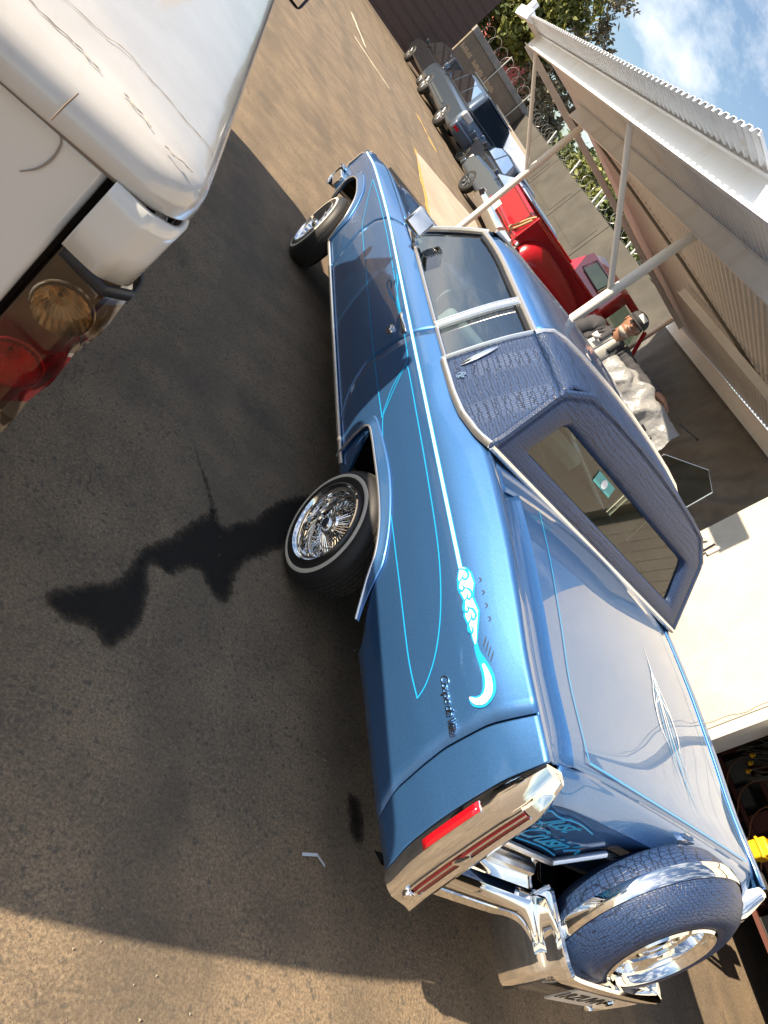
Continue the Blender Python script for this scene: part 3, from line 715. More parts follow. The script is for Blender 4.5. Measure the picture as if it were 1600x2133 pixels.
# main bumper between the housings: upper recess with ribs, bar, lower roll
def xbar(name, prof, x0, x1, mt, n=25, bow=.0, **kw):
    P = [[(x, y - bow * (1 - (x / .8) ** 2), z) for y, z in prof] for x in np.linspace(x0, x1, n)]
    return grid(name, P, mt, car, flip=True, **kw)
xbar('bumper_recess', [(-1.452, .702), (-1.441, .685), (-1.450, .655), (-1.472, .605), (-1.500, .574)], -.80, .80, 'chrome')
xbar('rear_bumper', [(-1.500, .574), (-1.525, .568), (-1.545, .54), (-1.548, .50), (-1.53, .46), (-1.50, .445), (-1.52, .43), (-1.525, .395), (-1.48, .375)], -.83, .83, 'chrome', bow=.01)
xbar('lower_valance', [(-1.475, .375), (-1.455, .33), (-1.40, .30)], -.82, .82, 'chrome_satin')
for sgn in (-1, 1): B().tube([(sgn * x, -1.468, .640) for x in np.linspace(.40, .76, 8)], .026, 10).build('backup_lamp', 'chrome_satin', car)
# ------------------------------------------------ wheels
def wheel(cx, cy, cz, steer, out, parent=car):
    """wire wheel, local axis x pointing outwards"""
    Rz = Matrix.Translation((cx, cy, cz)) @ Matrix.Rotation(steer, 4, 'Z') @ (Matrix.Rotation(math.pi, 4, 'Z') if out < 0 else Matrix.Identity(4))
    w = bpy.data.objects.new('wheel', None); COL.objects.link(w); par(w, parent); w.matrix_basis = Rz
    RT = .308
    tyre = B().lathe([(-.02, .205), (.0, .212), (.004, .232), (.0, .262), (-.012, .283), (-.030, .298), (-.055, RT), (-.155, RT), (-.18, .298), (-.198, .283), (-.205, .25), (-.20, .205)], n=64).build('tyre', 'rubber', w, angle=50)
    B().lathe([(.0045, .243), (.0058, .247), (.004, .256), (.0015, .262), (-.001, .262), (.002, .247)], n=64, close=True).build('white_wall', 'white_rubber', w)
    td = B(); nseg = 56
    for k in range(nseg):
        for r_, (x0, x1) in enumerate(((-.060, -.045), (-.083, -.066), (-.106, -.089), (-.129, -.112), (-.152, -.135), (-.172, -.158))):
            a0 = 2 * math.pi * (k + .5 * (r_ % 2)) / nseg; a1 = a0 + 2 * math.pi / nseg * .86
            rr = RT + .004; rb = RT - .006 - (.006 if r_ in (0, 5) else 0); rt0 = rr - (.005 if r_ == 0 else 0); V = []
            for a in (a0, a1):
                for x in (x0, x1):
                    for r2 in (rb, rt0): V.append((x, r2 * math.cos(a + (x + .1) * 1.2), r2 * math.sin(a + (x + .1) * 1.2)))
            td.add(V, [(1, 5, 7, 3), (0, 1, 3, 2), (4, 6, 7, 5), (0, 4, 5, 1), (2, 3, 7, 6)])
    td.build('tread_blocks', 'tread_rubber', w, smooth=False)['kind'] = 'stuff'
    B().lathe([(-.004, .212), (.010, .209), (.012, .202), (.004, .196), (-.006, .192), (-.010, .180), (-.035, .174), (-.075, .168), (-.10, .166), (-.12, .150), (-.12, .06)], n=64).build('rim', 'chrome', w, angle=50)
    B().lathe([(-.062, .169), (-.058, .160), (-.064, .152), (-.07, .160)], n=64, close=True).build('rim_step', 'chrome', w)
    sp = B()
    for k in range(36):
        a = 2 * math.pi * k / 36
        for (r0_, x0, r1_, x1, da) in ((.052, -.030, .162, -.105, .24), (.052, -.055, .166, -.075, -.24)):
            sp.tube([(x0, r0_ * math.cos(a), r0_ * math.sin(a)), (x1, r1_ * math.cos(a + da), r1_ * math.sin(a + da))], .0028, 5, cap=False)
    sp.build('spokes', 'chrome', w, smooth=True)['kind'] = 'stuff'
    B().lathe([(-.10, .06), (-.05, .058), (-.03, .056), (-.022, .048), (-.020, .036), (-.006, .032), (.0, .026), (.0, 0)], n=32).build('hub', 'chrome', w)
    B().lathe([(.001, .022), (.004, .020), (.004, 0)], n=24).build('hub_chip', 'dash_dark', w)
    B().lathe([(-.12, .15), (-.125, .05), (-.125, 0)], n=24).build('brake_drum', 'black_trim', w)
    return w
wheel(-1.010, 0, .300, 0, -1); wheel(1.010, 0, .300, 0, 1)
wheel(-1.035, 3.29, .300, math.radians(-7), -1); wheel(1.035, 3.29, .300, math.radians(-7), 1)
# ------------------------------------------------ spare tyre kit on the tail
kit = bpy.data.objects.new('spare_tyre_kit', None); COL.objects.link(kit); par(kit, car)
tilt = math.atan(.2)
kit.matrix_basis = Matrix.Translation((.05, -1.715, .835)) @ Matrix.Rotation(-tilt, 4, 'X')
B().lathe([(.02, .20), (-.004, .205), (-.012, .225), (-.008, .268), (.012, .305), (.045, .335), (.085, .350), (.135, .352), (.165, .347), (.205, .328), (.235, .29), (.24, .22)], axis='y', n=72).build('tyre_cover', 'croc_vinyl', kit, angle=60)
B().lathe([(.086, .345), (.084, .357), (.092, .361), (.128, .361), (.136, .358), (.135, .345)], axis='y', n=72).build('chrome_band', 'chrome', kit, angle=50)
B().lathe([(.012, .206), (-.010, .205), (-.016, .196), (-.010, .188), (.012, .182), (.016, .17), (.045, .165), (.05, .150), (.09, .145), (.10, .12), (.085, .07), (.06, .055), (.055, 0)], axis='y', n=64).build('spare_rim', 'chrome', kit, angle=45)
sp = B()
for k in range(30):
    a = 2 * math.pi * k / 30
    sp.tube([(.05 * math.cos(a), .065, .05 * math.sin(a)), (.150 * math.cos(a + .3), .085, .150 * math.sin(a + .3))], .003, 5, cap=False)
sp.build('spokes', 'chrome', kit)['kind'] = 'stuff'
B().lathe([(.05, .05), (.03, .045), (.026, .03), (.026, 0)], axis='y', n=24).build('hub', 'chrome', kit)
# goddess-like latch ornament above it
orn = B().tube([(-.02, -1.405, 1.045), (-.02, -1.415, 1.08), (-.01, -1.43, 1.10)], [.022, .020, .008], 10); orn.tube([(-.05, -1.41, 1.078), (-.02, -1.42, 1.092), (.02, -1.41, 1.076)], [.006, .012, .006], 8)
orn.build('lid_latch', 'chrome', car)
# U-shaped chrome tray round the spare
def ubar(name, off, prof, mt, **kw):
    path = [(-.275 - off, -1.50), (-.28 - off, -1.62), (-.28 - off, -1.715), (-.27 - off, -1.755 - off * .8), (-.23 - off * .5, -1.775 - off), (.05, -1.785 - off), (.38 + off * .5, -1.785 - off), (.42 + off, -1.765 - off * .8), (.435 + off, -1.72), (.435 + off, -1.62), (.43 + off, -1.52)]
    path = catmull(path, 4); P = []
    for i, p in enumerate(path):
        a, b = path[max(i - 1, 0)], path[min(i + 1, len(path) - 1)]; t_ = np.array([b[0] - a[0], b[1] - a[1]]); t_ /= np.linalg.norm(t_); n_ = np.array([t_[1], -t_[0]]) * -1
        w_ = abs(t_[1]) ** 2; P.append([(p[0] - n_[0] * (d * w_ + e * (1 - w_)), p[1] - n_[1] * (d * w_ + e * (1 - w_)), z) for d, e, z in prof])
    return grid(name, P, mt, car, **kw)
ubar('spare_tray', 0, [(-.09, -.09, .60), (-.05, -.05, .622), (-.015, -.015, .648), (.0, .0, .652), (.010, .010, .645), (.014, .014, .62), (.008, .004, .585), (.014, -.026, .565), (.020, -.030, .54), (.020, -.032, .50), (.012, -.036, .42), (-.01, -.05, .37), (-.05, -.08, .35)], 'chrome', flip=True, angle=30, solid=.006)
B().box((-.25, -1.74, .36), (.40, -1.53, .44)).build('tray_core', 'chrome_satin', car)
# number plate below the tray and its dark characters
pl_ = B().box((-.04, -1.772, .405), (.27, -1.766, .545)); pl_.build('number_plate', 'white_rubber', car)
Mx = frame_m((.115, -1.7735, .475), (1, 0, 0), (0, 0, 1)); textmesh('plate_characters', '1RZUVN', .095, 'black_trim', car, Mx, extrude=.0008, spacing=.95)
B().tube([(.31, -1.765, .47), (.34, -1.768, .46), (.39, -1.760, .46)], .010, 8).build('plate_lamp', 'chrome', car)
# ------------------------------------------------ lid pinstripes and lettering
def deck_ribbon(pts, w, mt, name='lid_pinstripe', off=.0025):
    P = []
    for i, (x, y) in enumerate(pts):
        a, b = pts[max(i - 1, 0)], pts[min(i + 1, len(pts) - 1)]; t_ = np.array([b[0] - a[0], b[1] - a[1]]); t_ /= np.linalg.norm(t_) + 1e-9; n_ = np.array([-t_[1], t_[0]])
        ww = w[i] if hasattr(w, '__len__') else w
        P.append([(x + n_[0] * ww * s, y + n_[1] * ww * s, lidz(x + n_[0] * ww * s, y + n_[1] * ww * s) + off) for s in (-.5, .5)])
    return grid(name, P, mt, car, flip=True)
for s in (-1, 1):
    deck_ribbon([(s * interp(y, [(-.24, .615), (-.77, .67), (-1.05, .70), (-1.35, .715)]), y) for y in np.linspace(-.24, -1.34, 30)], .006, 'pinstripe_blue')
deck_ribbon([(x, -1.345 - .02 * (1 - (x / .72) ** 2)) for x in np.linspace(-.715, .715, 41)], .007, 'pinstripe_blue')
for s in (-1, 1):
    for k, (dx, y0, y1, cu, mt) in enumerate(((.0, -.55, -1.10, .03, 'pinstripe_pale'), (.03, -.62, -1.22, .06, 'pinstripe_blue'), (.055, -.70, -1.0, .10, 'pinstripe_pale'), (.015, -.90, -1.28, -.03, 'pinstripe_blue'), (.08, -.78, -1.05, .05, 'pinstripe_pale'), (.04, -.68, -.86, -.07, 'pinstripe_pale'))):
        ts = np.linspace(0, 1, 16)
        deck_ribbon([(.16 + s * (dx * math.sin(math.pi * t) + cu * t * t), y0 + (y1 - y0) * t) for t in ts], [max(.0012, .008 * math.sin(math.pi * t) ** .7) for t in ts], mt, 'centre_pinstripe')
# sign-painter lettering on the upright tail panel
def tailpt(x, z): return (x, interp(z, [(.715, -1.446), (.95, -1.4575)]), z)
Mx = frame_m(tailpt(-.63, .905), (1, 0, 0), (0, -.05, 1)); textmesh('painted_lettering', 'Just', .115, 'lettering_blue', car, Mx, extrude=.0008, shear=.45, spacing=.86)
Mx = frame_m(tailpt(-.555, .80), (1, 0, 0), (0, -.05, 1)); textmesh('painted_lettering', "Cruisin'", .115, 'lettering_blue', car, Mx, extrude=.0008, shear=.45, spacing=.80)
for k, pts in enumerate(([(-.80, .86), (-.77, .935), (-.70, .93), (-.60, .945), (-.48, .93)], [(-.82, .79), (-.79, .86), (-.75, .83), (-.78, .755), (-.68, .74), (-.5, .75), (-.38, .735)], [(-.77, .80), (-.71, .87), (-.66, .83), (-.70, .77), (-.76, .79)], [(-.40, .78), (-.36, .82), (-.34, .79)])):
    B().tube([tailpt(*p) for p in catmull(pts, 8)], .0032, 6).build('lettering_flourish', 'lettering_blue', car)
# ================================================================== white pickup beside the camera
m = mat('white_gelcoat', (.78, .76, .72), .22, coat=.8, coat_rough=.05)
v = coords(m); c = ramp(m, noise(m, v, 5, 6, .6), [(.35, (.47, .45, .42)), (.6, (.53, .515, .49))]); setin(m, 'Base Color', mixc(m, ramp(m, noise(m, v, 40, 3, .5), [(.62, 0.0), (.75, .25)]), c, (.42, .37, .30)))
mat('white_paint', (.62, .61, .58), .25, coat=1.0, coat_rough=.03)
mat('gap_black', (.01, .01, .013), .5)
mat('jamb_tone', (.52, .47, .41), .6); mat('jamb_tone2', (.26, .22, .19), .6); mat('grime', (.16, .12, .09), .9)
mat('lamp_bowl', (.85, .74, .58), .22, .85); mat('lamp_back', (.16, .115, .075), .4)
mat('red_bowl', (.75, .02, .03), .3, .3)
glassmat('smoked_lens', (.66, .55, .43), 1.5)
glassmat('red_clear', (.75, .07, .08), 1.5)
glassmat('truck_glass', (.25, .28, .28), 1.5)
TX = -3.45
trk = root('white_pickup', 'white pickup truck with fibreglass bed lid seen from above its tail', 'pickup truck', (TX, 1.6, 0), ws=True)
def hwl(y): return .935 + .075 * max(0, min(1, (y + 1.2) / 2.1))
def lidloop(ins, z, dip=0.0):
    y0, y1 = -1.225 + ins, .86 - ins; h0, h1 = hwl(-1.2) - ins, hwl(.86) - ins
    r = max(.10 - ins * .3, .03)
    cor = [(-h0, y0), (h0, y0), (h1, y1), (-h1, y1)]
    pts = rloop(cor, r, n=14, m_=9)
    return [(TX + p[0], p[1] + .035 * (abs(p[0]) / h0) ** 3 * (1 if p[1] < y0 + .15 else 0), z) for p in pts]
rows = [lidloop(i, z) for i, z in ((.004, 1.388), (-.002, 1.396), (.0, 1.415), (.004, 1.431), (.011, 1.442), (.024, 1.450), (.055, 1.457), (.13, 1.465), (.25, 1.474), (.45, 1.484), (.7, 1.491))]
lidm = grid('bed_lid', rows, 'white_gelcoat', trk, closed_v=True, flip=True, angle=50)
cap = [tuple(p) for p in rows[-1]]; mesh('lid_crown', cap + [tuple(np.mean(cap, 0) + np.array([0, 0, .004]))], [(i, (i + 1) % len(cap), len(cap)) for i in range(len(cap))], 'white_gelcoat', trk, angle=60)
# worn seam lines moulded in the gel coat
lidsurf = lambda x, y: interp(min(y + 1.225, -2.50 - x), [(-.02, 1.41), (.0, 1.415), (.004, 1.431), (.011, 1.442), (.024, 1.450), (.055, 1.457), (.13, 1.465), (.25, 1.474), (.45, 1.484), (.9, 1.491)])
for pts, r_ in (([(-3.05, -1.06), (-2.90, -1.05), (-2.766, -1.035), (-2.711, -1.012), (-2.644, -1.007), (-2.57, -1.001), (-2.535, -.990)], .0009), ([(-3.05, -1.12), (-2.90, -1.118), (-2.787, -1.126), (-2.752, -1.120), (-2.72, -1.128)], .0014), ([(-2.685, -1.122), (-2.66, -1.128), (-2.635, -1.140)], .0016), ([(-2.61, -1.150), (-2.585, -1.150), (-2.56, -1.146)], .0014)):
    q = catmull([(a, b) for a, b in pts], 8); q = [(x, y + .002 * math.sin(x * 90) + .0015 * math.sin(x * 260)) for x, y in q]
    B().tube([(x, y, lidsurf(x, y) + .0004) for x, y in q], [r_ * (.4 + .6 * abs(math.sin(i * .9))) for i in range(len(q))], 5).build('lid_scar', 'jamb_tone', trk)
B().tube([(-2.729, -1.236, 1.408), (-2.727, -1.226, 1.432), (-2.724, -1.205, 1.447)], [.0010, .0016, .0010], 5).build('stuck_twig', 'grime', trk)
B().tube([(TX + hwl(-1.2) * s, -1.218 + .030 * abs(s) ** 3, 1.388) for s in np.linspace(-.97, .93, 40)], .0026, 5).build('lid_seal', 'grime', trk)
# bed corner post, bed side, tailgate
for s in (1, -1):
    xo = TX + s * .925; xi = TX + s * .822
    P = []
    for z in (1.392, 1.36, 1.32, 1.262):
        w_ = .006 * (1.39 - z) / .13
        P.append([(q[0], q[1], z) for q in catmull([(xi, -1.198), (xi + s * .05, -1.203 - w_), (xo - s * .035, -1.196 - w_), (xo - s * .010, -1.182), (xo - s * .0, -1.155), (xo + s * w_, -1.10), (xo + s * (.004 + w_), -1.0), (xo + s * .02, -.4), (xo + s * .045, .84)], 5)])
    grid('bed_corner', P, 'white_paint', trk, flip=(s > 0), solid=.01, angle=70)
    P = [[(xo + s * w_ , y, z) for y in np.linspace(-1.10, .84, 24)] for z, w_ in ((1.262, .0), (1.1, .004), (.95, .006), (.8, .0), (.62, -.02), (.55, -.05))]
    P = [[(p[0] + s * .05 * (p[1] + 1.1) / 1.94, p[1], max(p[2], .86 - ((p[1] + .15) / .48) ** 2 * .5) if abs(p[1] + .15) < .46 else p[2]) for p in r_] for r_ in P]
    grid('bed_side', P, 'white_paint', trk, solid=.01)
B().box((TX - .812, -1.190, .55), (TX + .812, -1.12, 1.388)).build('tailgate', 'white_paint', trk, bevel=.012)
B().box((TX - .90, -1.08, .50), (TX + .90, .84, 1.375)).build('bed_core', 'gap_black', trk)
# scratch on the tailgate
B().tube(catmull([(-2.715, -1.1912, 1.385), (-2.705, -1.1912, 1.373), (-2.702, -1.1912, 1.348), (-2.708, -1.1912, 1.322), (-2.722, -1.1912, 1.30)], 8), [.0006 + .0014 * math.sin(math.pi * i / 32) for i in range(33)], 5).build('tailgate_scratch', 'jamb_tone2', trk)
# tail lamp: dark bezel, three bulging lobes, bowls behind the lens
for s in (1, -1):
    xi = TX + s * .828; xo = TX + s * .930
    lamp = bpy.data.objects.new('tail_lamp', None); COL.objects.link(lamp); par(lamp, trk)
    WS[lamp.name] = False
    B().box((min(xi, xo - s * .004), -1.155, .80), (max(xi, xo - s * .004), -1.06, 1.262)).build('lamp_housing', 'lamp_back', lamp)
    P = []
    for z in np.linspace(.80, 1.262, 46):
        b_ = .021 + .004 * math.cos(2 * math.pi * (z - 1.165) / .143)
        if z > 1.238: b_ = .012
        P.append([(xi, -1.196, z), (xi + s * .03, -1.203 - b_ * .3, z), (xi + s * .07, -1.206 - b_, z), (xo - s * .02, -1.196 - b_ * .9, z), (xo + s * b_ * .7, -1.175 - b_ * .4, z), (xo + s * (b_ * .9 + .002), -1.14, z), (xo + s * .004, -1.09, z)])
    clear = [r_ for r_ in P]
    k1 = [i for i, z in enumerate(np.linspace(.80, 1.262, 46)) if 0.953 <= z <= 1.093]
    def part_rows(lo, hi): return [r_ for r_, z in zip(P, np.linspace(.80, 1.262, 46)) if lo - 1e-6 <= z <= hi + .0103]
    grid('clear_lens', part_rows(1.093, 1.235), 'smoked_lens', lamp, flip=(s > 0), angle=70)
    grid('red_lens', part_rows(.953, 1.083), 'red_clear', lamp, flip=(s > 0), angle=70)
    grid('reverse_lens', part_rows(.80, .945), 'smoked_lens', lamp, flip=(s > 0), angle=70)
    grid('lamp_bezel', part_rows(1.235, 1.252), 'gap_black', lamp, flip=(s > 0), solid=.006, offset=1)
    for zc_, mt_ in ((1.165, 'lamp_bowl'), (1.020, 'red_bowl'), (.885, 'lamp_bowl')):
        bw = B()
        for k in range(22):      # fluted bowl facing the rear quarter
            a0, a1 = 2 * math.pi * k / 22, 2 * math.pi * (k + 1) / 22; am = (a0 + a1) / 2
            for (ra, da, rb, db) in ((.044, 0, .032, .020), (.032, .020, .018, .032), (.018, .032, .004, .038)):
                V = []
                for a, bu in ((a0, 0), (am, .004), (a1, 0)):
                    for r_, d_ in ((ra, da), (rb, db)): V.append((xo - s * .050 + s * math.cos(a) * r_ - s * d_ * .3, -1.203 + d_ - bu, zc_ + math.sin(a) * r_))
                bw.add(V, [(0, 1, 3, 2), (2, 3, 5, 4)])
        bw.build('lamp_bowl', mt_, lamp, angle=10)
        B().lathe([(0, .050), (-.004, .048), (0, .044)], (xo - s * .050, -1.197, zc_), 'y', 28).build('bowl_ring', 'lamp_bowl', lamp)
# cab, bonnet, nose, wheels
bd = B().prism([(.88, .50), (.88, 1.28), (2.75, 1.26), (4.45, 1.10), (4.62, .98), (4.66, .55), (4.5, .45), (1.0, .45)], 'x', TX - .98, TX + .98); bd.build('cab_body', 'white_paint', trk, bevel=.07, seg=3)
P0 = [(.90, 1.27), (2.80, 1.25), (2.15, 1.84), (1.85, 1.90), (1.15, 1.90), (.98, 1.84)]
tw = lambda z: .95 - .26 * (z - 1.25)
B().prism([(1.02, 1.83), (2.14, 1.83), (1.95, 1.90), (1.15, 1.905)], 'x', TX - .77, TX + .77).build('cab_roof', 'white_paint', trk, bevel=.04, seg=3)
pil = B()
for s in (1, -1):
    for (a, b) in (((.93, 1.27), (1.04, 1.86)), ((1.85, 1.27), (1.85, 1.86)), ((2.78, 1.25), (2.12, 1.86))):
        pil.tube([(TX + s * tw(a[1]), a[0], a[1]), (TX + s * tw(b[1]), b[0], b[1])], .045, 6)
pil.build('cab_pillars', 'white_paint', trk)
for s in (1, -1):
    mesh('cab_side_glass', [(TX + s * tw(z), y, z) for y, z in ((.95, 1.27), (2.72, 1.26), (2.14, 1.84), (1.05, 1.84))], [(0, 1, 2, 3)], 'truck_glass', trk)
    mi = B().box((TX + s * 1.16 - .09, 2.36, 1.28), (TX + s * 1.16 + .10, 2.44, 1.50)); mi.build('door_mirror', 'black_trim', trk, bevel=.03, seg=3)
    B().box((TX + s * 1.16 - .07, 2.353, 1.30), (TX + s * 1.16 + .08, 2.3585, 1.48)).build('mirror_face', 'mirror_glass', trk)
    B().tube([(TX + s * .95, 2.42, 1.30), (TX + s * 1.10, 2.41, 1.36)], .03, 8).build('mirror_arm', 'black_trim', trk)
    for wy in (-.15, 3.65):
        B().lathe([(-.02, .20), (0, .22), (0, .33), (-.03, .38), (-.2, .38), (-.22, .33), (-.22, .2)] if s > 0 else [(.02, .20), (0, .22), (0, .33), (.03, .38), (.2, .38), (.22, .33), (.22, .2)], (TX + s * .97, wy, .38), 'x', 36).build('tyre', 'rubber', trk)
        B().lathe([(s * -.02, .21), (s * -.05, .15), (s * -.02, .06), (s * -.01, 0)], (TX + s * .97, wy, .38), 'x', 30).build('wheel_disc', 'chrome_satin', trk)
mesh('cab_back_glass', [(TX - .72, .955, 1.30), (TX + .72, .955, 1.30), (TX + .66, 1.035, 1.82), (TX - .66, 1.035, 1.82)], [(0, 1, 2, 3)], 'truck_glass', trk)
mesh('truck_windscreen', [(TX - .9, 2.76, 1.27), (TX + .9, 2.76, 1.27), (TX + .74, 2.16, 1.84), (TX - .74, 2.16, 1.84)], [(0, 1, 2, 3)], 'truck_glass', trk)
B().box((TX - .99, -1.36, .50), (TX + .99, -1.24, .68)).build('rear_bumper', 'chrome', trk, bevel=.03)
# ================================================================== canopy, garage building
mottled('canopy_paint', (.80, .85, .91), (.85, .895, .95), 2.5, .55)
mottled('canopy_under', (.76, .82, .90), (.82, .87, .94), 2.0, .7)
for nm in ('canopy_paint', 'canopy_under'):
    m = MATS[nm]; v = coords(m, (1, 1, .3)); b0 = nodes(m)[2].inputs['Base Color'].links[0].from_socket
    setin(m, 'Base Color', mixc(m, ramp(m, noise(m, v, 3.2, 7, .65), [(.56, 0.0), (.78, .45)]), b0, (.52, .45, .36)))
mat('post_paint', (.80, .79, .77), .5)
mottled('stucco', (.50, .46, .39), (.56, .52, .45), 5, .92, bumpd=.014, bscale=90)
m = MATS['stucco']; v = coords(m); b0 = nodes(m)[2].inputs['Base Color'].links[0].from_socket
setin(m, 'Base Color', mixc(m, ramp(m, noise(m, v, 130, 3, .7), [(.34, .75), (.42, 0.0)]), mixc(m, ramp(m, noise(m, v, 2.2, 6, .6), [(.55, 0.0), (.75, .35)]), b0, (.40, .34, .26)), (.20, .17, .13)))
mottled('jamb_grey', (.50, .47, .42), (.58, .55, .49), 6, .9)
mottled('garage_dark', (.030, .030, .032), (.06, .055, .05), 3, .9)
mottled('tarp_black', (.085, .085, .082), (.13, .13, .125), 4, .6)
mat('shelf_red', (.10, .03, .02), .7); mat('wire_grey', (.11, .11, .10), .6); mat('wire_orange', (.22, .09, .04), .6)
mat('yellow_plastic', (.75, .42, .01), .4); mat('card_dark', (.08, .07, .06), .9)
glassmat('pane_glass', (.42, .46, .42), 1.5)
D2 = np.array([.13079, .99141]); N2 = np.array([.99141, -.13079]); P2 = np.array([1.5686, 3.9216])
def dn(d, n, z): p = P2 + D2 * d + N2 * n; return (p[0], p[1], z)
can = root('carport_canopy', 'white steel carport canopy with corrugated roof sheets and leaning struts', 'canopy', (*P2, 0), ws=True)
def beam(a, b, h, t, name, mt='canopy_paint', lip=.05):
    """C-section purlin between two ground-plane points at underside heights"""
    a, b = np.array(a, float), np.array(b, float); u = b - a; u /= np.linalg.norm(u); w = np.cross(u, (0, 0, 1)); w /= np.linalg.norm(w)
    prof = [(lip, .0), (0, 0), (0, h), (lip, h), (lip, h - .006), (.006, h - .006), (.006, .006), (lip, .006)]
    V = []; F = []
    for p in (a, b):
        for o, z in prof: V.append(tuple(p + w * (o - 0) + np.array([0, 0, z])))
    k = len(prof); F = [(i, (i + 1) % k, k + (i + 1) % k, k + i) for i in range(k)] + [tuple(range(k)), tuple(range(2 * k - 1, k - 1, -1))]
    mb = MB(); mb.add(V, F); return mb.build(name, mt, can, smooth=False)
beam(dn(5.62, -1.2, 2.655), dn(-2.85, -1.2, 2.655), .20, .05, 'front_beam')
beam(dn(5.62, 0, 2.67), dn(-1.85, 0, 2.67), .20, .05, 'middle_beam')
Ca, Cb = np.array([8.62, 11.6]), np.array([5.95, 4.65])
beam((Ca[0], Ca[1], 2.36), (Cb[0], Cb[1], 2.34), .22, .05, 'rear_beam')
def deck(name, e0, e1, f0, f1, step, hgt, n=10):
    """corrugated sheet: ribs run from edge e (e0-e1) to edge f (f0-f1)"""
    e0, e1, f0, f1 = [np.array(p, float) for p in (e0, e1, f0, f1)]
    L = np.linalg.norm(e1 - e0); k = int(L / step); P = []
    for i in range(k * 4 + 1):
        t = i / (k * 4); ph = i % 4; z = hgt if ph in (1, 2) else 0.0
        if ph == 1: t -= .10 / k
        if ph == 2: t += .10 / k
        a, b = e0 + (e1 - e0) * t, f0 + (f1 - f0) * t
        P.append([a + (b - a) * s + np.array([0, 0, z]) for s in np.linspace(0, 1, n)])
    return grid(name, P, 'canopy_under', can, smooth=False, solid=.004, offset=1)
for k in range(4):
    t0, t1 = k / 4, (k + 1) / 4; fr_, bk = 6.3 - 8.78 * np.array([t0, t1]), 6.3 - 8.08 * np.array([t0, t1])
    deck('roof_sheet', dn(fr_[0], -1.53, 2.862), dn(fr_[1], -1.53, 2.862), dn(bk[0], .06, 2.874 + .002 * k), dn(bk[1], .06, 2.874 + .002 * k), .115, .028, 4)
ts = [0, .25, .5, .75, 1.0]
for k in range(4):
    e0, e1 = dn(6.3 - 8.15 * ts[k], .02, 2.868), dn(6.3 - 8.15 * ts[k + 1], .02, 2.868)
    c0, c1 = Ca + (Cb - Ca) * ts[k], Ca + (Cb - Ca) * ts[k + 1]
    deck('roof_sheet', e0, e1, (c0[0] + .05, c0[1], 2.582), (c1[0] + .05, c1[1], 2.582), .15, .022, 4)
# gutter end and vent pipe at the far corner
fl = MB(); a = np.array(dn(6.34, -1.56, 2.80)); b = np.array(dn(5.2, -1.56, 2.80)); w_ = np.array([N2[0], N2[1], 0])
V = [tuple(p + w_ * o + np.array([0, 0, z])) for p in (a, b) for o, z in ((0, .06), (.02, 0), (.12, .02), (.12, .10), (.0, .14))]
fl.add(V, [(i, (i + 1) % 5, 5 + (i + 1) % 5, 5 + i) for i in range(5)] + [(4, 3, 2, 1, 0), (5, 6, 7, 8, 9)]); fl.build('gutter_end', 'canopy_paint', can)
B().tube([dn(5.9, -1.50, 2.86), dn(5.9, -1.50, 3.08)], .06, 12).build('vent_pipe', 'post_paint', can)
for d in (0, 4.822):
    B().tube([dn(d, .03, 0), dn(d, .03, 2.62), dn(d, .06, 2.74), dn(d, .16, 2.80)] if d == 0 else [dn(d, .03, 0), dn(d, .03, 2.68)], .052, 12).build('post', 'post_paint', can)
    B().tube([dn(d, .0, 1.74 if d else 1.83), dn(d, -1.19, 2.66)], .030, 10).build('strut', 'post_paint', can)
    B().box((dn(d, .03, 0)[0] - .11, dn(d, .03, 0)[1] - .11, .004), (dn(d, .03, 0)[0] + .11, dn(d, .03, 0)[1] + .11, .02)).build('base_plate', 'post_paint', can)
B().tube([(7.42, 10.15, 0), (7.42, 10.15, 2.50)], .055, 12).build('post', 'post_paint', can)
B().tube([dn(5.5, .3, 2.80), dn(2.6, 1.6, 2.74), dn(.3, 3.1, 2.66)], .022, 8).build('conduit', 'wire_grey', can)
beam(dn(3.3, 2.4, 2.56), dn(.2, 2.4, 2.56), .10, .04, 'short_purlin')
beam(dn(6.2, -1.1, 2.66), dn(6.2, 4.8, 2.46), .10, .05, 'end_beam', 'canopy_paint')
# --- garage building: stucco pier, jamb, dark bay behind
gar = root('garage_building', 'sunlit cream stucco garage wall with a dark open bay', 'building', (2.4, 0, 0), ws=True)
B().box((1.9, -.262, 0), (2.15, 1.125, 4.2)).build('stucco_pier', 'stucco', gar)
B().box((1.912, -.334, 0), (2.14, -.2635, 4.2)).build('door_jamb', 'jamb_grey', gar)
B().tube([(1.898, -.236 + .012 * math.sin(z * 9) + .006 * math.sin(z * 31), z) for z in np.linspace(.3, 2.2, 60)], .0018, 4).build('stucco_crack', 'grime', gar)
B().box((1.9, -7.0, 2.75), (2.15, -.336, 4.2)).build('bay_lintel', 'stucco', gar)
for k in range(15): B().box((2.03, -7.0, 1.262 + k * .1), (2.05 + .008 * (k % 2), -.336, 1.260 + k * .1 + .099)).build('sun_block_slat', 'jamb_grey', gar)  # out-of-view slats, added to keep direct sun off the bay interior
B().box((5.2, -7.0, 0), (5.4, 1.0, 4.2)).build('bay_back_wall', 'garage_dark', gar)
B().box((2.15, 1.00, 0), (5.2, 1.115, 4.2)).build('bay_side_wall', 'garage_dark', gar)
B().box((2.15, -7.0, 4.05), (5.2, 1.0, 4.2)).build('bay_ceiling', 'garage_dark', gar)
B().box((1.9, -9.0, 0), (5.2, -7.0, 4.2)).build('stucco_pier', 'stucco', gar)
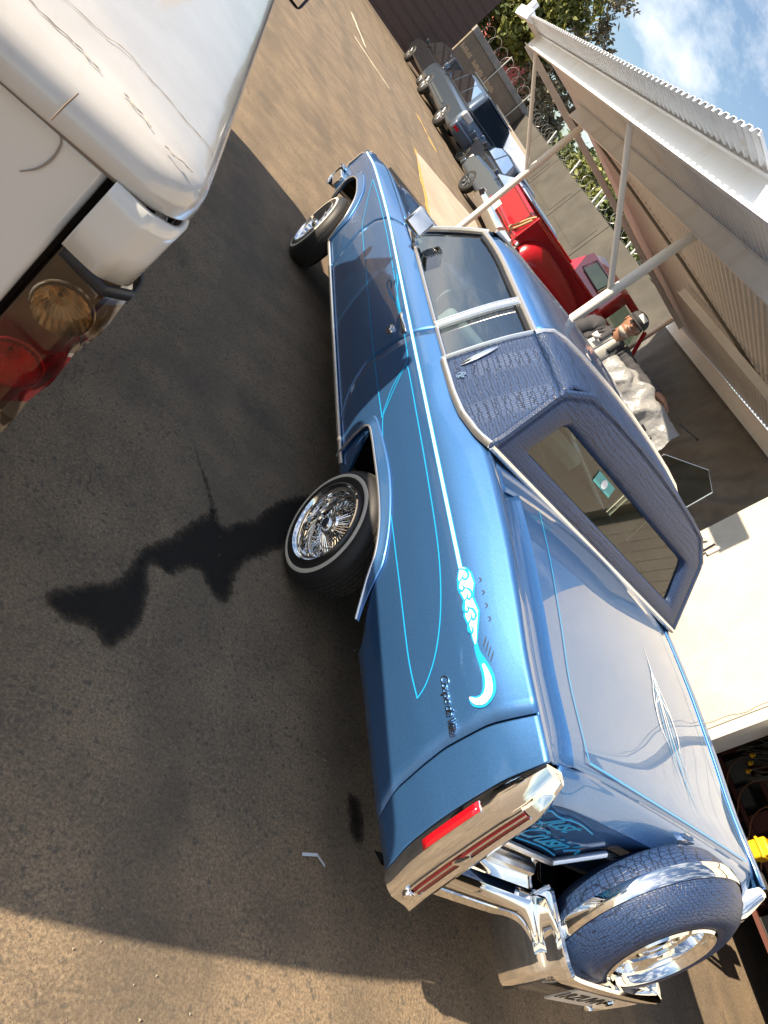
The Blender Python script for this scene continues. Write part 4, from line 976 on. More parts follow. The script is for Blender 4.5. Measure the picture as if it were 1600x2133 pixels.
# fittings on the pier
B().box((1.877, .90, 1.42), (1.898, .925, 1.52)).build('wall_bracket', 'post_paint', gar)
B().tube([(1.87, .93, 1.32), (1.87, .945, 1.50)], .009, 8).build('tap_pipe', 'black_trim', gar)
B().tube([(1.87, 1.08, 1.37), (1.84, 1.06, 1.42), (1.87, 1.02, 1.48)], [.012, .018, .008], 8).build('hanging_rag', 'pinstripe_pale', gar)
# shelf rack and clutter inside the bay
rack = root('shelf_rack', 'rust red shelf rack with tangled cables in the dark garage bay', 'shelf rack', (3.7, -.7, 0), ws=True)
for z in (.36, .58, .80, 1.02, 1.36): B().box((3.45, -1.7, z), (4.0, .20, z + .035)).build('shelf', 'shelf_red', rack)
for y in (-1.68, .18):
    for x in (3.47, 3.98): B().box((x - .02, y - .02, 0), (x + .02, y + .02, 1.7)).build('upright', 'shelf_red', rack)
cb = B()
for k in range(56):
    x0, y0 = 3.28 + rng.random() * .12, .22 - rng.random() * .42
    pts = [(x0, y0, 1.30 - rng.random() * .1), (x0 - .05 * rng.random(), y0 - .1 * rng.random(), 1.02 + rng.random() * .12), (x0 - .03 * rng.random(), y0 + .12 * rng.random(), .76 + rng.random() * .12)]
    cb.tube(catmull(pts, 6), .0055, 5)
cb.build('cable_tangle', 'wire_grey', rack)['kind'] = 'stuff'
cb = B()
for k in range(7):
    y0 = -.10 - .2 * k; pts = [(3.43, y0, 1.02), (3.36, y0 + .05, .92), (3.40, y0 + .16, .80), (3.35, y0 + .10, .66), (3.42, y0 - .05, .54)]
    cb.tube(catmull(pts, 6), .006, 5)
cb.build('orange_cables', 'wire_orange', rack)['kind'] = 'stuff'
for zz in (.396, .616, .836, 1.056):
    for k in range(8):
        y0 = .10 - .22 * k; B().box((3.47, y0 - .17 * (.7 + .4 * rng.random()), zz), (3.75, y0, zz + .06 + .10 * rng.random())).build('box', ('card_dark', 'shelf_red', 'wire_grey')[(k + int(zz * 9)) % 3], rack)
for k in range(3): B().lathe([(0, .018), (.024, .02), (.03, .010), (.04, .010)], (3.26, .0 - .05 * k, .86 - .04 * k), 'z', 12).build('yellow_cap', 'yellow_plastic', rack)
yb = root('yellow_case', 'bright yellow plastic tool case standing in the garage bay', 'tool case', (2.5, -.83, 0), ws=True)
B().box((2.43, -.90, .745), (2.57, -.79, .86)).build('case_body', 'yellow_plastic', yb, bevel=.010); B().box((2.42, -.91, .80), (2.58, -.78, .817)).build('case_rim', 'yellow_plastic', yb, bevel=.004)
B().box((2.44, -.89, .72), (2.56, -.80, .745)).build('case_foot', 'yellow_plastic', yb)
yb2 = root('grey_bench', 'small grey work stand under the yellow tool case', 'bench', (2.5, -.85, 0), ws=True)
B().box((2.36, -1.05, .68), (2.63, -.72, .719)).build('stand_top', 'card_dark', yb2)
for x in (2.38, 2.60):
    for y in (-1.03, -.74): B().box((x - .015, y - .015, 0), (x + .015, y + .015, .68)).build('leg', 'card_dark', yb2)
# --- tarp hung under the rear beam
tp = []
for i, t in enumerate(np.linspace(0.02, 1.18, 150)):
    c = Ca + (Cb - Ca) * t; row = []
    for j, v_ in enumerate(np.linspace(0, 1, 26)):
        z = 2.34 - 2.3 * v_; fold = .10 * math.sin(t * 62 + 5.0 * v_ * (t - .4) * 6 + 1.5 * math.sin(v_ * 4)) * v_ ** .6 + .05 * math.sin(t * 11 - v_ * 5) * v_
        fan = .22 * math.sin(v_ * 9 + (t - .85) * 22) * math.exp(-((t - .85) / .2) ** 2) * v_
        row.append((c[0] - .12 - (fold + fan) * .9 - .35 * v_ * v_, c[1] + fold * .3, z))
    tp.append(row)
t_ = grid('black_tarpaulin', tp, 'tarp_black', None, angle=80, solid=.004); tag(t_, 'dark folded tarpaulin hung under the rear canopy beam', 'tarpaulin')
# --- leaning glass sheet and a plywood board by the tarp
gl = root('glass_sheet', 'large sheet of glass leaning beside the stucco wall', 'glass sheet', (2.7, 2.2, 0), ws=True)
gc = [(2.05, 2.12, .30), (2.90, 2.12, .30), (2.95, 2.22, 1.62), (2.62, 2.20, 1.70), (2.10, 2.16, 1.48)]
mesh('pane', gc, [(0, 1, 2, 3, 4)], 'pane_glass', gl, smooth=False)
B().tube(gc, .006, 6, closed=True).build('edge', 'chrome_satin', gl)
bo = MB(); bo.box((2.15, 2.40, 0), (2.60, 2.42, 1.36)); bo = bo.build('plywood_board', 'patch_concrete', smooth=False); tag(bo, 'tan plywood board standing behind the glass sheet', 'board')
# ================================================================== marks on the ground
# spilled fluid between the cars
spill = [(-2.01, -.80), (-1.93, -.72), (-1.78, -.60), (-1.72, -.42), (-1.62, -.30), (-1.52, -.14), (-1.44, -.02), (-1.40, .02), (-1.36, -.06), (-1.28, .02), (-1.19, .10), (-1.12, .22), (-1.02, .36), (-.93, .44), (-.80, .55), (-.66, .45), (-.72, .22), (-.92, .10), (-1.02, .0), (-1.12, -.10), (-1.20, -.18), (-1.26, -.30), (-1.27, -.42), (-1.33, -.47), (-1.42, -.42), (-1.43, -.38), (-1.50, -.40), (-1.57, -.48), (-1.66, -.48), (-1.64, -.66), (-1.68, -.80), (-1.76, -.90), (-1.82, -.85), (-1.93, -.86)]
stain('fluid_stain', spill)
stain('oil_spot', [(-.60, -1.06), (-.53, -1.05), (-.50, -1.15), (-.53, -1.24), (-.59, -1.22)], n=40)
stain('stain_run', [(-1.44, -.03), (-1.40, -.02), (-1.43, .08), (-1.50, .20), (-1.555, .30), (-1.565, .29), (-1.52, .19), (-1.46, .07)], n=50)
sheet('concrete_patch', [(2.7, 14.4), (2.3, 10.2), (2.1, 6.0), (3.6, 5.0), (5.2, 9.0), (5.5, 15.6)], .004, 'patch_concrete', .02, 8)
sheet('painted_line', [(1.00, 18.95), (2.28, 18.15), (2.30, 18.0), (1.00, 18.75)], .004, 'line_white', .02, 10)
sheet('painted_line', [(1.1, 22.6), (1.45, 19.6), (1.55, 19.6), (1.22, 22.6)], .004, 'line_white', .015, 8)
sheet('painted_line', [(3.78, 20.2), (4.28, 18.2), (4.42, 18.2), (3.95, 20.2)], .004, 'line_yellow', .03, 8)
sheet('painted_line', [(2.68, 14.5), (2.27, 10.1), (2.36, 10.1), (2.78, 14.5)], .008, 'line_yellow', .025, 12)
# folded scrap of paper
pa = mesh('paper_scrap', [(-.86, -1.335, .006), (-.80, -1.330, .022), (-.745, -1.352, .006), (-.745, -1.362, .007), (-.80, -1.341, .023), (-.86, -1.346, .007)], [(0, 1, 4, 5), (1, 2, 3, 4)], 'pinstripe_pale', smooth=False, solid=.002); tag(pa, 'small folded strip of white paper on the asphalt by the coupe tail', 'paper')
mat('tan_grit', (.26, .22, .17), .9)
# loose grit
V = []; F = []
for k in range(900):
    x, y = -2.6 + 2.5 * npr.rand(), -2.6 + 4.6 * npr.rand(); r = .0025 + .004 * npr.rand() ** 2
    b = len(V); V += [(x + r * math.cos(a), y + r * math.sin(a), .001) for a in (0.3, 2.4, 4.4)] + [(x, y, r * 1.2)]; F += [(b, b + 1, b + 3), (b + 1, b + 2, b + 3), (b + 2, b, b + 3)]
gr = mesh('loose_grit', V, F, 'tan_grit', smooth=False); tag(gr, 'fine loose grit scattered over the asphalt', 'grit', kind='stuff')
# ================================================================== walls, gate, trees beyond
mottled('block_wall', (.20, .165, .125), (.27, .22, .165), 1.6, .9)
mottled('wall_cap', (.22, .21, .20), (.32, .30, .28), 3, .9)
mottled('grey_panel', (.055, .052, .046), (.085, .080, .068), 1.0, .85)
mottled('tan_base', (.36, .23, .13), (.42, .29, .17), 2, .9)
mat('gate_brown', (.055, .035, .032), .6); mat('wire_steel', (.62, .60, .56), .35, .6); mat('sign_tan', (.62, .45, .28), .8)
mottled('red_wall', (.36, .085, .075), (.42, .11, .09), 2, .9)
mat('bark', (.10, .07, .045), .95)
for k, (c0, c1) in enumerate((((.035, .055, .018), (.10, .14, .03)), ((.06, .08, .02), (.26, .27, .05)), ((.13, .12, .075), (.28, .25, .16)), ((.07, .10, .035), (.17, .21, .06)))):
    m = mat('leaf%d' % k, c0, .6); v = coords(m); setin(m, 'Base Color', ramp(m, noise(m, v, 1.3, 5, .7), [(.35, c0), (.65, c1)]))
def wall_run(name, label, a, b, h, t, mt, z0=0.0, cap=None, cat='wall', panels=0, cap_mt='wall_cap'):
    a, b = np.array(a, float), np.array(b, float); L = np.linalg.norm(b - a); ang = math.atan2(b[1] - a[1], b[0] - a[0])
    r = root(name, label, cat, (a[0], a[1], 0), ang)
    if panels:
        for k in range(panels):
            x0, x1 = L * k / panels + .02, L * (k + 1) / panels - .02
            B().box((x0, -t / 2, z0), (x1, t / 2, h)).build('panel', mt, r, bevel=.01)
            B().box((x0 + .25, -t / 2 - .012, z0 + .25), (x1 - .25, -t / 2 + .01, h - .35)).build('panel_field', mt, r)
        B().box((0, -t / 2 + .03, z0), (L, t / 2 - .03, h - .03)).build('core', cap_mt, r)
    else: B().box((0, -t / 2, z0), (L, t / 2, h)).build('wall_face', mt, r)
    if cap: B().box((-.02, -t / 2 - .05, h), (L + .02, t / 2 + .05, h + cap)).build('coping', cap_mt, r, bevel=.02)
    return r, L
def razor(r, L, z, rad=.20, pitch=.24, step=None):
    mb = B(); n = int(L / pitch); pts = [(L * k / (n * 12), rad * math.cos(2 * math.pi * k / 12), z + rad + rad * math.sin(2 * math.pi * k / 12)) for k in range(n * 12)]
    mb.tube(pts, .0045, 4); o = mb.build('razor_wire', 'wire_steel', r); o['kind'] = 'stuff'
bw, L = wall_run('block_wall', 'tan block boundary wall with lettering behind the parked cars', (6.2, 31.6), (11.1, 33.4), 2.70, .25, 'block_wall', cap=.28)
razor(bw, L, 3.0, .24, .55)
for k in range(26):
    if k in (7, 8, 17): continue
    B().box((1.0 - .9 + k * .11, -.137, 2.02), (1.0 - .9 + k * .11 + .07, -.128, 2.02 + .20 - .06 * (k % 3 == 1))).build('letter', 'sign_tan', bw)
for x in (2.2, 4.4): B().tube([(x, -.2, .0), (x, -.2, 3.5)], .03, 8).build('fence_pole', 'wire_steel', bw)
gw, L2 = wall_run('panel_fence', 'grey panelled boundary wall behind the red pickup', (11.1, 33.3), (9.9, 9.0), 2.8, .2, 'grey_panel', z0=1.26, panels=7)
razor(gw, L2, 2.82, .24, .60)
for x in (4.5, 8.4, 11.5, 12.0, 15.4, 15.9, 19.0): B().tube([(x, .1, 2.6), (x, -.12, 3.35)], .035, 8).build('wire_arm', 'post_paint', gw)
B().box((0, -.16, 0), (L2, .16, 1.256)).build('base_wall', 'tan_base', gw)
gt = root('slatted_gate', 'tall dark brown slatted gate beyond the parked cars', 'gate', (-5, 34.2, 0), math.atan2(-2.6, 11.2))
for k in range(20): B().box((0, -.03 - .006 * (k % 2), .06 + k * .205), (11.5, .03, .06 + k * .205 + .2045)).build('slat', 'gate_brown', gt)
for x in (0, 3.8, 7.6, 11.4): B().box((x, .03, 0), (x + .12, .15, 4.2)).build('gate_post', 'gate_brown', gt)
for k in range(14): B().box((8.2 + .22 * (k % 7), -.045, 2.6 + .5 * (k // 7)), (8.2 + .22 * (k % 7) + .14, -.032, 2.62 + .5 * (k // 7))).build('slot', 'wire_steel', gt)
# far red building, pale house, utility pole
rb = root('red_building', 'dull red building wall showing through the trees', 'building', (13.6, 47, 0), .25)
B().box((-2.4, 0, 0), (2.0, 6, 6.3)).build('wall', 'red_wall', rb); B().prism([(-2.6, 6.3), (2.2, 6.3), (2.2, 6.45), (-2.6, 6.45)], 'y', -.2, 6.2).build('roof_edge', 'gate_brown', rb)
hb = root('pale_house', 'distant cream hillside house with a row of windows', 'house', (44, 80, 0), -.3)
B().box((-5, 0, 0), (5, 6, 7.2)).build('wall', 'stucco', hb); B().prism([(-5.4, 7.2), (5.4, 7.2), (0, 8.6)], 'y', -.4, 6.4).build('roof', 'bark', hb)
for k in range(5): B().box((-4.2 + k * 1.8, -.05, 5.2), (-3.2 + k * 1.8, .02, 6.4)).build('window', 'garage_dark', hb)
up = root('utility_pole', 'brown timber utility pole beyond the grey wall', 'pole', (14.3, 37.8, 0))
B().tube([(0, 0, 0), (0, 0, 5.6)], [.16, .13], 12).build('shaft', 'bark', up); B().box((-.9, -.06, 4.7), (.9, .06, 4.85)).build('crossarm', 'bark', up)
# trees
def tree(name, label, loc, trunk_h, blobs, mt, n, leaf, group='trees beyond the wall', spread=1.0):
    r = root(name, label, 'tree', loc, 0, group); rs = np.random.RandomState(int(abs(loc[0] * 31 + loc[1] * 17)) % 9999)
    tb = B(); tb.tube([(0, 0, 0), (.1, .05, trunk_h * .5), (-.05, .1, trunk_h)], [.22, .17, .12], 8)
    for (x, y, z, a, b, c) in blobs: tb.tube([(-.02, .08, trunk_h * .7), (x * .5, y * .5, (trunk_h * .7 + z) / 2), (x, y, z)], [.10, .06, .02], 6)
    tb.build('trunk', 'bark', r)
    w = np.array([b[3] * b[4] * b[5] for b in blobs]) ** .8; w /= w.sum(); V = []; F = []
    for bi, b_ in enumerate(blobs):
        k = int(n * w[bi]); nc = max(6, k // 45); cen = rs.randn(nc, 3); cen /= np.linalg.norm(cen, axis=1)[:, None]; cen *= (rs.rand(nc, 1) ** .35)
        for i in range(k):
            c = cen[rs.randint(nc)] + rs.randn(3) * .13; p = np.array(b_[:3]) + c * np.array(b_[3:])
            u = rs.randn(3); u /= np.linalg.norm(u); v_ = np.cross(u, rs.randn(3)); v_ /= np.linalg.norm(v_); s_ = leaf * (.5 + rs.rand())
            q = len(V); V += [p - u * s_, p + v_ * s_ * .45, p + u * s_, p - v_ * s_ * .45]; F.append((q, q + 1, q + 2, q + 3))
    mesh('crown', V, F, mt, r, smooth=False)
    return r
tree('broad_tree', 'dense dark green tree rising behind the block wall', (8.2, 38.5, 0), 3.4, [(0, 0, 5.2, 2.6, 2.2, 2.1), (-2.2, .5, 4.4, 1.9, 1.8, 1.5), (1.8, 0, 4.6, 1.7, 1.6, 1.4), (-.4, -.3, 7.0, 1.9, 1.7, 1.5)], 'leaf0', 9000, .16)
tree('broad_tree', 'yellow green sunlit tree beside the dark tree', (9.6, 37.0, 0), 3.2, [(0, 0, 5.6, 1.5, 1.4, 1.8), (.5, .2, 7.4, 1.3, 1.2, 1.2), (-.8, 0, 4.4, 1.1, 1.1, 1.0)], 'leaf1', 5000, .15)
tree('feathery_tree', 'tall feathery grey brown tree against the sky', (15.6, 52, 0), 7, [(0, 0, 11.0, 2.6, 2.0, 2.2), (1.5, 0, 8.6, 2.2, 2, 1.6), (-1.8, 0, 9.4, 1.8, 1.8, 1.8)], 'leaf2', 3600, .20)
tree('feathery_tree', 'pale olive tree behind the canopy strut', (12.1, 36.6, 0), 2.8, [(0, 0, 4.0, 1.6, 1.4, 1.5), (1.2, .3, 3.4, 1.2, 1.2, 1.1), (.6, 0, 5.3, 1.1, 1.0, .9)], 'leaf2', 5000, .13)
tree('small_tree', 'sparse tree with open branches beside the red building', (13.0, 51.5, 0), 4, [(0, 0, 6.2, 1.6, 1.4, 1.2), (1.6, 0, 5.4, 1.4, 1.2, .9), (-1.2, 0, 7.4, 1.1, 1.1, .8)], 'leaf3', 1500, .17)
tree('shrub', 'bright green shrub over the grey wall near the utility pole', (14.2, 30.0, 0), 2.0, [(0, 0, 3.2, 1.6, 1.5, .9), (.9, .4, 3.8, 1.1, 1.0, .7)], 'leaf1', 3400, .12)
tree('shrub', 'green shrub over the grey wall beside the second post', (13.4, 24.5, 0), 2.0, [(0, 0, 3.1, 1.3, 1.7, .9), (.6, -1.4, 3.3, 1.1, 1.1, .8)], 'leaf0', 3400, .11)
tree('shrub', 'brownish bush against the sky above the grey wall', (16.5, 27.5, 0), 2.6, [(0, 0, 3.9, 1.6, 1.4, 1.0), (1.2, -1, 3.4, 1.2, 1.2, .9)], 'leaf2', 3600, .13)
tree('shrub', 'leafy bush tucked under the canopy edge behind the wire', (12.4, 18.5, 0), 2.0, [(0, 0, 3.0, 1.2, 1.6, .85), (.2, -1.8, 3.0, 1.0, 1.3, .8)], 'leaf3', 3400, .10)
tree('broad_tree', 'far green hillside tree beside the cream house', (36, 70, 0), 4, [(0, 0, 6, 3.4, 3, 2.4), (-4, 2, 5.2, 3, 2.6, 2.0), (3.5, -3, 5.0, 3, 2.6, 2.0)], 'leaf3', 5000, .26)
# ================================================================== parked vehicles
mat('suv_paint', (.12, .16, .22), .3, .7, coat=1.0); mat('suv_cladding', (.05, .06, .07), .6)
mat('black_paint', (.015, .016, .02), .25, coat=1.0); mat('cream_paint', (.55, .45, .30), .35, coat=.6)
mat('bluegrey_paint', (.055, .075, .11), .25, .5, coat=1.0); mat('red_paint', (.34, .004, .014), .26, coat=1.0, coat_rough=.03)
mat('clear_lamp', (.70, .68, .66), .2, .3, coat=1.0); mat('amber_lens', (.85, .32, .02), .25)
mat('rope', (.55, .42, .22), .9)
glassmat('dark_glass', (.10, .12, .13), 1.55)
glassmat('cab_glass', (.55, .66, .62), 1.5)
def tapered(poly, w, zb, tumble, name, mt, parent, bevel=.05, seg=3):
    mb = B().prism(poly, 'x', -1, 1)
    mb.V = [((w - max(0, z - zb) * tumble) * x, y, z) for x, y, z in mb.V]
    return mb.build(name, mt, parent, bevel=bevel, seg=seg)
def wheels(r, w, ys, rad, disc='chrome_satin', tw=.2):
    for y in ys:
        for s in (-1, 1):
            B().lathe([(-s * .02, rad * .62), (0, rad * .66), (0, rad * .88), (-s * .03, rad), (-s * (tw - .03), rad), (-s * tw, rad * .88), (-s * tw, rad * .6)], (s * w, y, rad), 'x', 30).build('tyre', 'rubber', r)
            d = B().lathe([(-s * .02, rad * .64), (-s * .03, rad * .58), (-s * .05, rad * .4), (-s * .02, rad * .2), (-s * .01, 0)], (s * w, y, rad), 'x', 30)
            for k in range(6):
                a = 2 * math.pi * k / 6; d.tube([(s * (w - .02), y + rad * .18 * math.cos(a), rad + rad * .18 * math.sin(a)), (s * (w - .012), y + rad * .6 * math.cos(a), rad + rad * .6 * math.sin(a))], .025, 6)
            d.build('wheel_disc', disc, r)
def quad(name, pts, mt, r): return mesh(name, pts, [tuple(range(len(pts)))], mt, r, smooth=False)
def side_glass(r, poly, w, zb, tumble, mt='dark_glass'):
    for s in (-1, 1): quad('side_window', [(s * (w - (z - zb) * tumble + .006), y, z) for y, z in poly], mt, r)
# silver blue SUV seen from behind
suv = root('silver_suv', 'silver blue sport utility vehicle with dark rear window parked by the wall', 'suv', (6.15, 24.7, 0), math.radians(5)); suv.scale = (1.08, 1.06, 1.06)
tapered([(-2.45, .42), (-2.52, .62), (-2.50, .80), (-2.44, 1.12), (1.0, 1.12), (2.25, 1.02), (2.45, .85), (2.45, .42), (2.2, .32), (-2.2, .32)], .985, .75, .10, 'body', 'suv_paint', suv, .17, 5)
tapered([(-2.42, 1.10), (1.15, 1.10), (.35, 1.66), (-.3, 1.80), (-1.7, 1.80), (-2.05, 1.74)], .945, 1.10, .36, 'cabin', 'suv_paint', suv, .13, 5)
quad('rear_window', [(-.78, -2.425, 1.16), (.78, -2.425, 1.16), (.62, -2.13, 1.70), (-.62, -2.13, 1.70)], 'dark_glass', suv); suv.children[-1].location.y = -.02
side_glass(suv, [(-2.05, 1.17), (-1.15, 1.15), (-1.15, 1.66), (-1.72, 1.68)], .945, 1.10, .36); side_glass(suv, [(-1.08, 1.15), (-.05, 1.15), (-.10, 1.70), (-1.08, 1.68)], .945, 1.10, .36); side_glass(suv, [(.02, 1.15), (.95, 1.15), (.35, 1.60), (-.02, 1.69)], .945, 1.10, .36)
wheels(suv, .99, (-1.42, 1.42), .37)
B().box((-.98, -2.60, .40), (.98, -2.40, .70)).build('rear_bumper', 'suv_paint', suv, bevel=.06, seg=3); B().box((-.80, -2.615, .34), (.80, -2.45, .46)).build('bumper_skirt', 'suv_cladding', suv, bevel=.03)
for s in (-1, 1):
    B().box((min(s * .60, s * .96), -2.53, .86), (max(s * .60, s * .96), -2.40, 1.06)).build('tail_lamp', 'clear_lamp', suv, bevel=.03)
    B().box((min(s * .72, s * .92), -2.612, .50), (max(s * .72, s * .92), -2.58, .58)).build('reflector', 'red_lens', suv)
    B().box((s * 1.06 - .08, .86, 1.13), (s * 1.06 + .08, .98, 1.30)).build('door_mirror', 'suv_paint', suv, bevel=.03)
    B().box((s * .99 - .012, -.9, .52), (s * .99 + .012, .95, .60)).build('door_moulding', 'suv_cladding', suv)
    B().tube([(s * .62, -1.7, 1.83), (s * .64, .0, 1.83)], .022, 8).build('roof_rail', 'suv_cladding', suv)
B().box((-.36, -2.545, .70), (.36, -2.49, .93)).build('plate_recess', 'suv_paint', suv, bevel=.02); B().box((-.17, -2.556, .745), (.17, -2.546, .88)).build('number_plate', 'white_rubber', suv)
textmesh('plate_characters', '6CXT', .10, 'dash_dark', suv, frame_m((0, -2.558, .81), (1, 0, 0), (0, 0, 1)), extrude=.001)
B().lathe([(0, .06), (-.012, .055), (-.012, .04), (0, .038)], (0, -2.50, 1.02), 'y', 20).build('badge', 'chrome', suv)
B().box((-.62, -2.18, 1.755), (.62, -1.95, 1.79)).build('roof_spoiler', 'suv_paint', suv, bevel=.02)
# dark hatchback ahead of it
pt = root('dark_hatchback', 'small black hatchback with round red tail lamp beyond the silver vehicle', 'hatchback', (5.95, 29.3, 0), math.radians(7))
tapered([(-2.0, .40), (-2.08, .62), (-1.98, 1.05), (.9, 1.06), (1.9, .92), (2.1, .60), (2.0, .32), (-1.9, .32)], .88, .7, .12, 'body', 'black_paint', pt, .10, 4)
tapered([(-1.95, 1.04), (1.0, 1.04), (.35, 1.58), (-.5, 1.70), (-1.5, 1.66)], .84, 1.04, .34, 'cabin', 'black_paint', pt, .07, 3)
side_glass(pt, [(-1.6, 1.10), (-.55, 1.10), (-.55, 1.58), (-1.3, 1.58)], .84, 1.04, .34); side_glass(pt, [(-.48, 1.10), (.75, 1.10), (.25, 1.52), (-.48, 1.58)], .84, 1.04, .34)
quad('rear_window', [(-.62, -1.97, 1.12), (.62, -1.97, 1.12), (.52, -1.56, 1.62), (-.52, -1.56, 1.62)], 'dark_glass', pt); pt.children[-1].location.y = -.03
wheels(pt, .89, (-1.30, 1.35), .33)
for s in (-1, 1):
    B().lathe([(0, .13), (-.03, .12), (-.05, .07), (-.05, 0)], (s * .74, -2.02, .82), 'y', 20).build('tail_lamp', 'red_lens', pt)
    B().box((s * .97 - .07, .55, 1.08), (s * .97 + .07, .66, 1.22)).build('door_mirror', 'black_paint', pt, bevel=.02)
B().box((-.85, -2.16, .42), (.85, -2.0, .60)).build('rear_bumper', 'black_paint', pt, bevel=.04)
# cream van facing us
van = root('cream_van', 'cream coloured van facing the camera behind the silver vehicle', 'van', (8.55, 25.6, 0), math.radians(176))
tapered([(-2.3, .35), (-2.3, 1.15), (1.35, 1.15), (2.25, 1.02), (2.35, .80), (2.35, .40)], .97, .8, .06, 'body', 'cream_paint', van, .08, 3)
tapered([(-2.3, 1.12), (1.5, 1.12), (.85, 1.86), (.5, 1.95), (-2.2, 1.95)], .95, 1.12, .22, 'cabin', 'cream_paint', van, .09, 3)
quad('windscreen', [(-.84, 1.46, 1.18), (.84, 1.46, 1.18), (.72, .90, 1.82), (-.72, .90, 1.82)], 'dark_glass', van); van.children[-1].location.y = .035
side_glass(van, [(-.3, 1.20), (1.2, 1.18), (.72, 1.78), (-.3, 1.80)], .95, 1.12, .22)
wheels(van, .97, (-1.4, 1.5), .34)
B().box((-.80, 2.34, .62), (.80, 2.38, .92)).build('grille', 'black_trim', van)
for s in (-1, 1):
    B().box((s * .80 - .14, 2.30, .72), (s * .80 + .14, 2.375, .94)).build('headlamp', 'clear_lamp', van, bevel=.02); B().box((s * .92 - .05, 2.24, .96), (s * .92 + .05, 2.33, 1.04)).build('indicator', 'amber_lens', van)
    B().box((s * 1.10 - .10, 1.15, 1.22), (s * 1.10 + .10, 1.25, 1.44)).build('door_mirror', 'black_trim', van, bevel=.02)
B().box((-.98, 2.36, .38), (.98, 2.50, .56)).build('front_bumper', 'black_trim', van, bevel=.03)
# black saloon between, blue grey saloon nearer
def saloon(name, label, loc, rz, paint, s_=1.0):
    r = root(name, label, 'car', loc, rz)
    tapered([(-2.3, .40), (-2.36, .62), (-2.25, .98), (-1.2, 1.02), (1.0, 1.0), (2.1, .88), (2.3, .62), (2.2, .32), (-2.2, .32)], .90, .7, .12, 'body', paint, r, .10, 4)
    tapered([(-1.55, 1.0), (1.05, .99), (.35, 1.42), (-.2, 1.48), (-.8, 1.46), (-1.1, 1.40)], .84, 1.0, .42, 'cabin', paint, r, .07, 3)
    side_glass(r, [(-1.2, 1.05), (-.2, 1.05), (-.2, 1.42), (-.85, 1.41)], .84, 1.0, .42); side_glass(r, [(-.12, 1.05), (.8, 1.04), (.3, 1.38), (-.12, 1.42)], .84, 1.0, .42)
    quad('rear_window', [(-.70, -1.56, 1.04), (.70, -1.56, 1.04), (.58, -1.12, 1.39), (-.58, -1.12, 1.39)], 'dark_glass', r); r.children[-1].location.y = -.03
    quad('windscreen', [(-.72, 1.06, 1.03), (.72, 1.06, 1.03), (.60, .40, 1.40), (-.60, .40, 1.40)], 'dark_glass', r); r.children[-1].location.y = .035
    wheels(r, .90, (-1.38, 1.40), .32, 'suv_cladding')
    for s in (-1, 1):
        B().box((s * .70 - .16, -2.38, .68), (s * .70 + .16, -2.28, .84)).build('tail_lamp', 'red_lens', r, bevel=.02); B().box((s * .70 - .16, 2.22, .60), (s * .70 + .16, 2.31, .76)).build('headlamp', 'clear_lamp', r, bevel=.03)
        B().box((s * .98 - .07, .62, 1.0), (s * .98 + .07, .72, 1.12)).build('door_mirror', paint, r, bevel=.02)
    B().box((-.90, -2.44, .40), (.90, -2.30, .58)).build('rear_bumper', paint, r, bevel=.04); B().box((-.90, 2.24, .36), (.90, 2.40, .56)).build('front_bumper', paint, r, bevel=.04)
    return r
saloon('black_saloon', 'black saloon car in shade between the silver vehicle and red pickup', (7.3, 20.6, 0), math.radians(8), 'black_paint')
saloon('bluegrey_saloon', 'blue grey saloon car partly hidden behind the red pickup tailgate', (6.25, 15.9, 0), math.radians(10), 'bluegrey_paint')
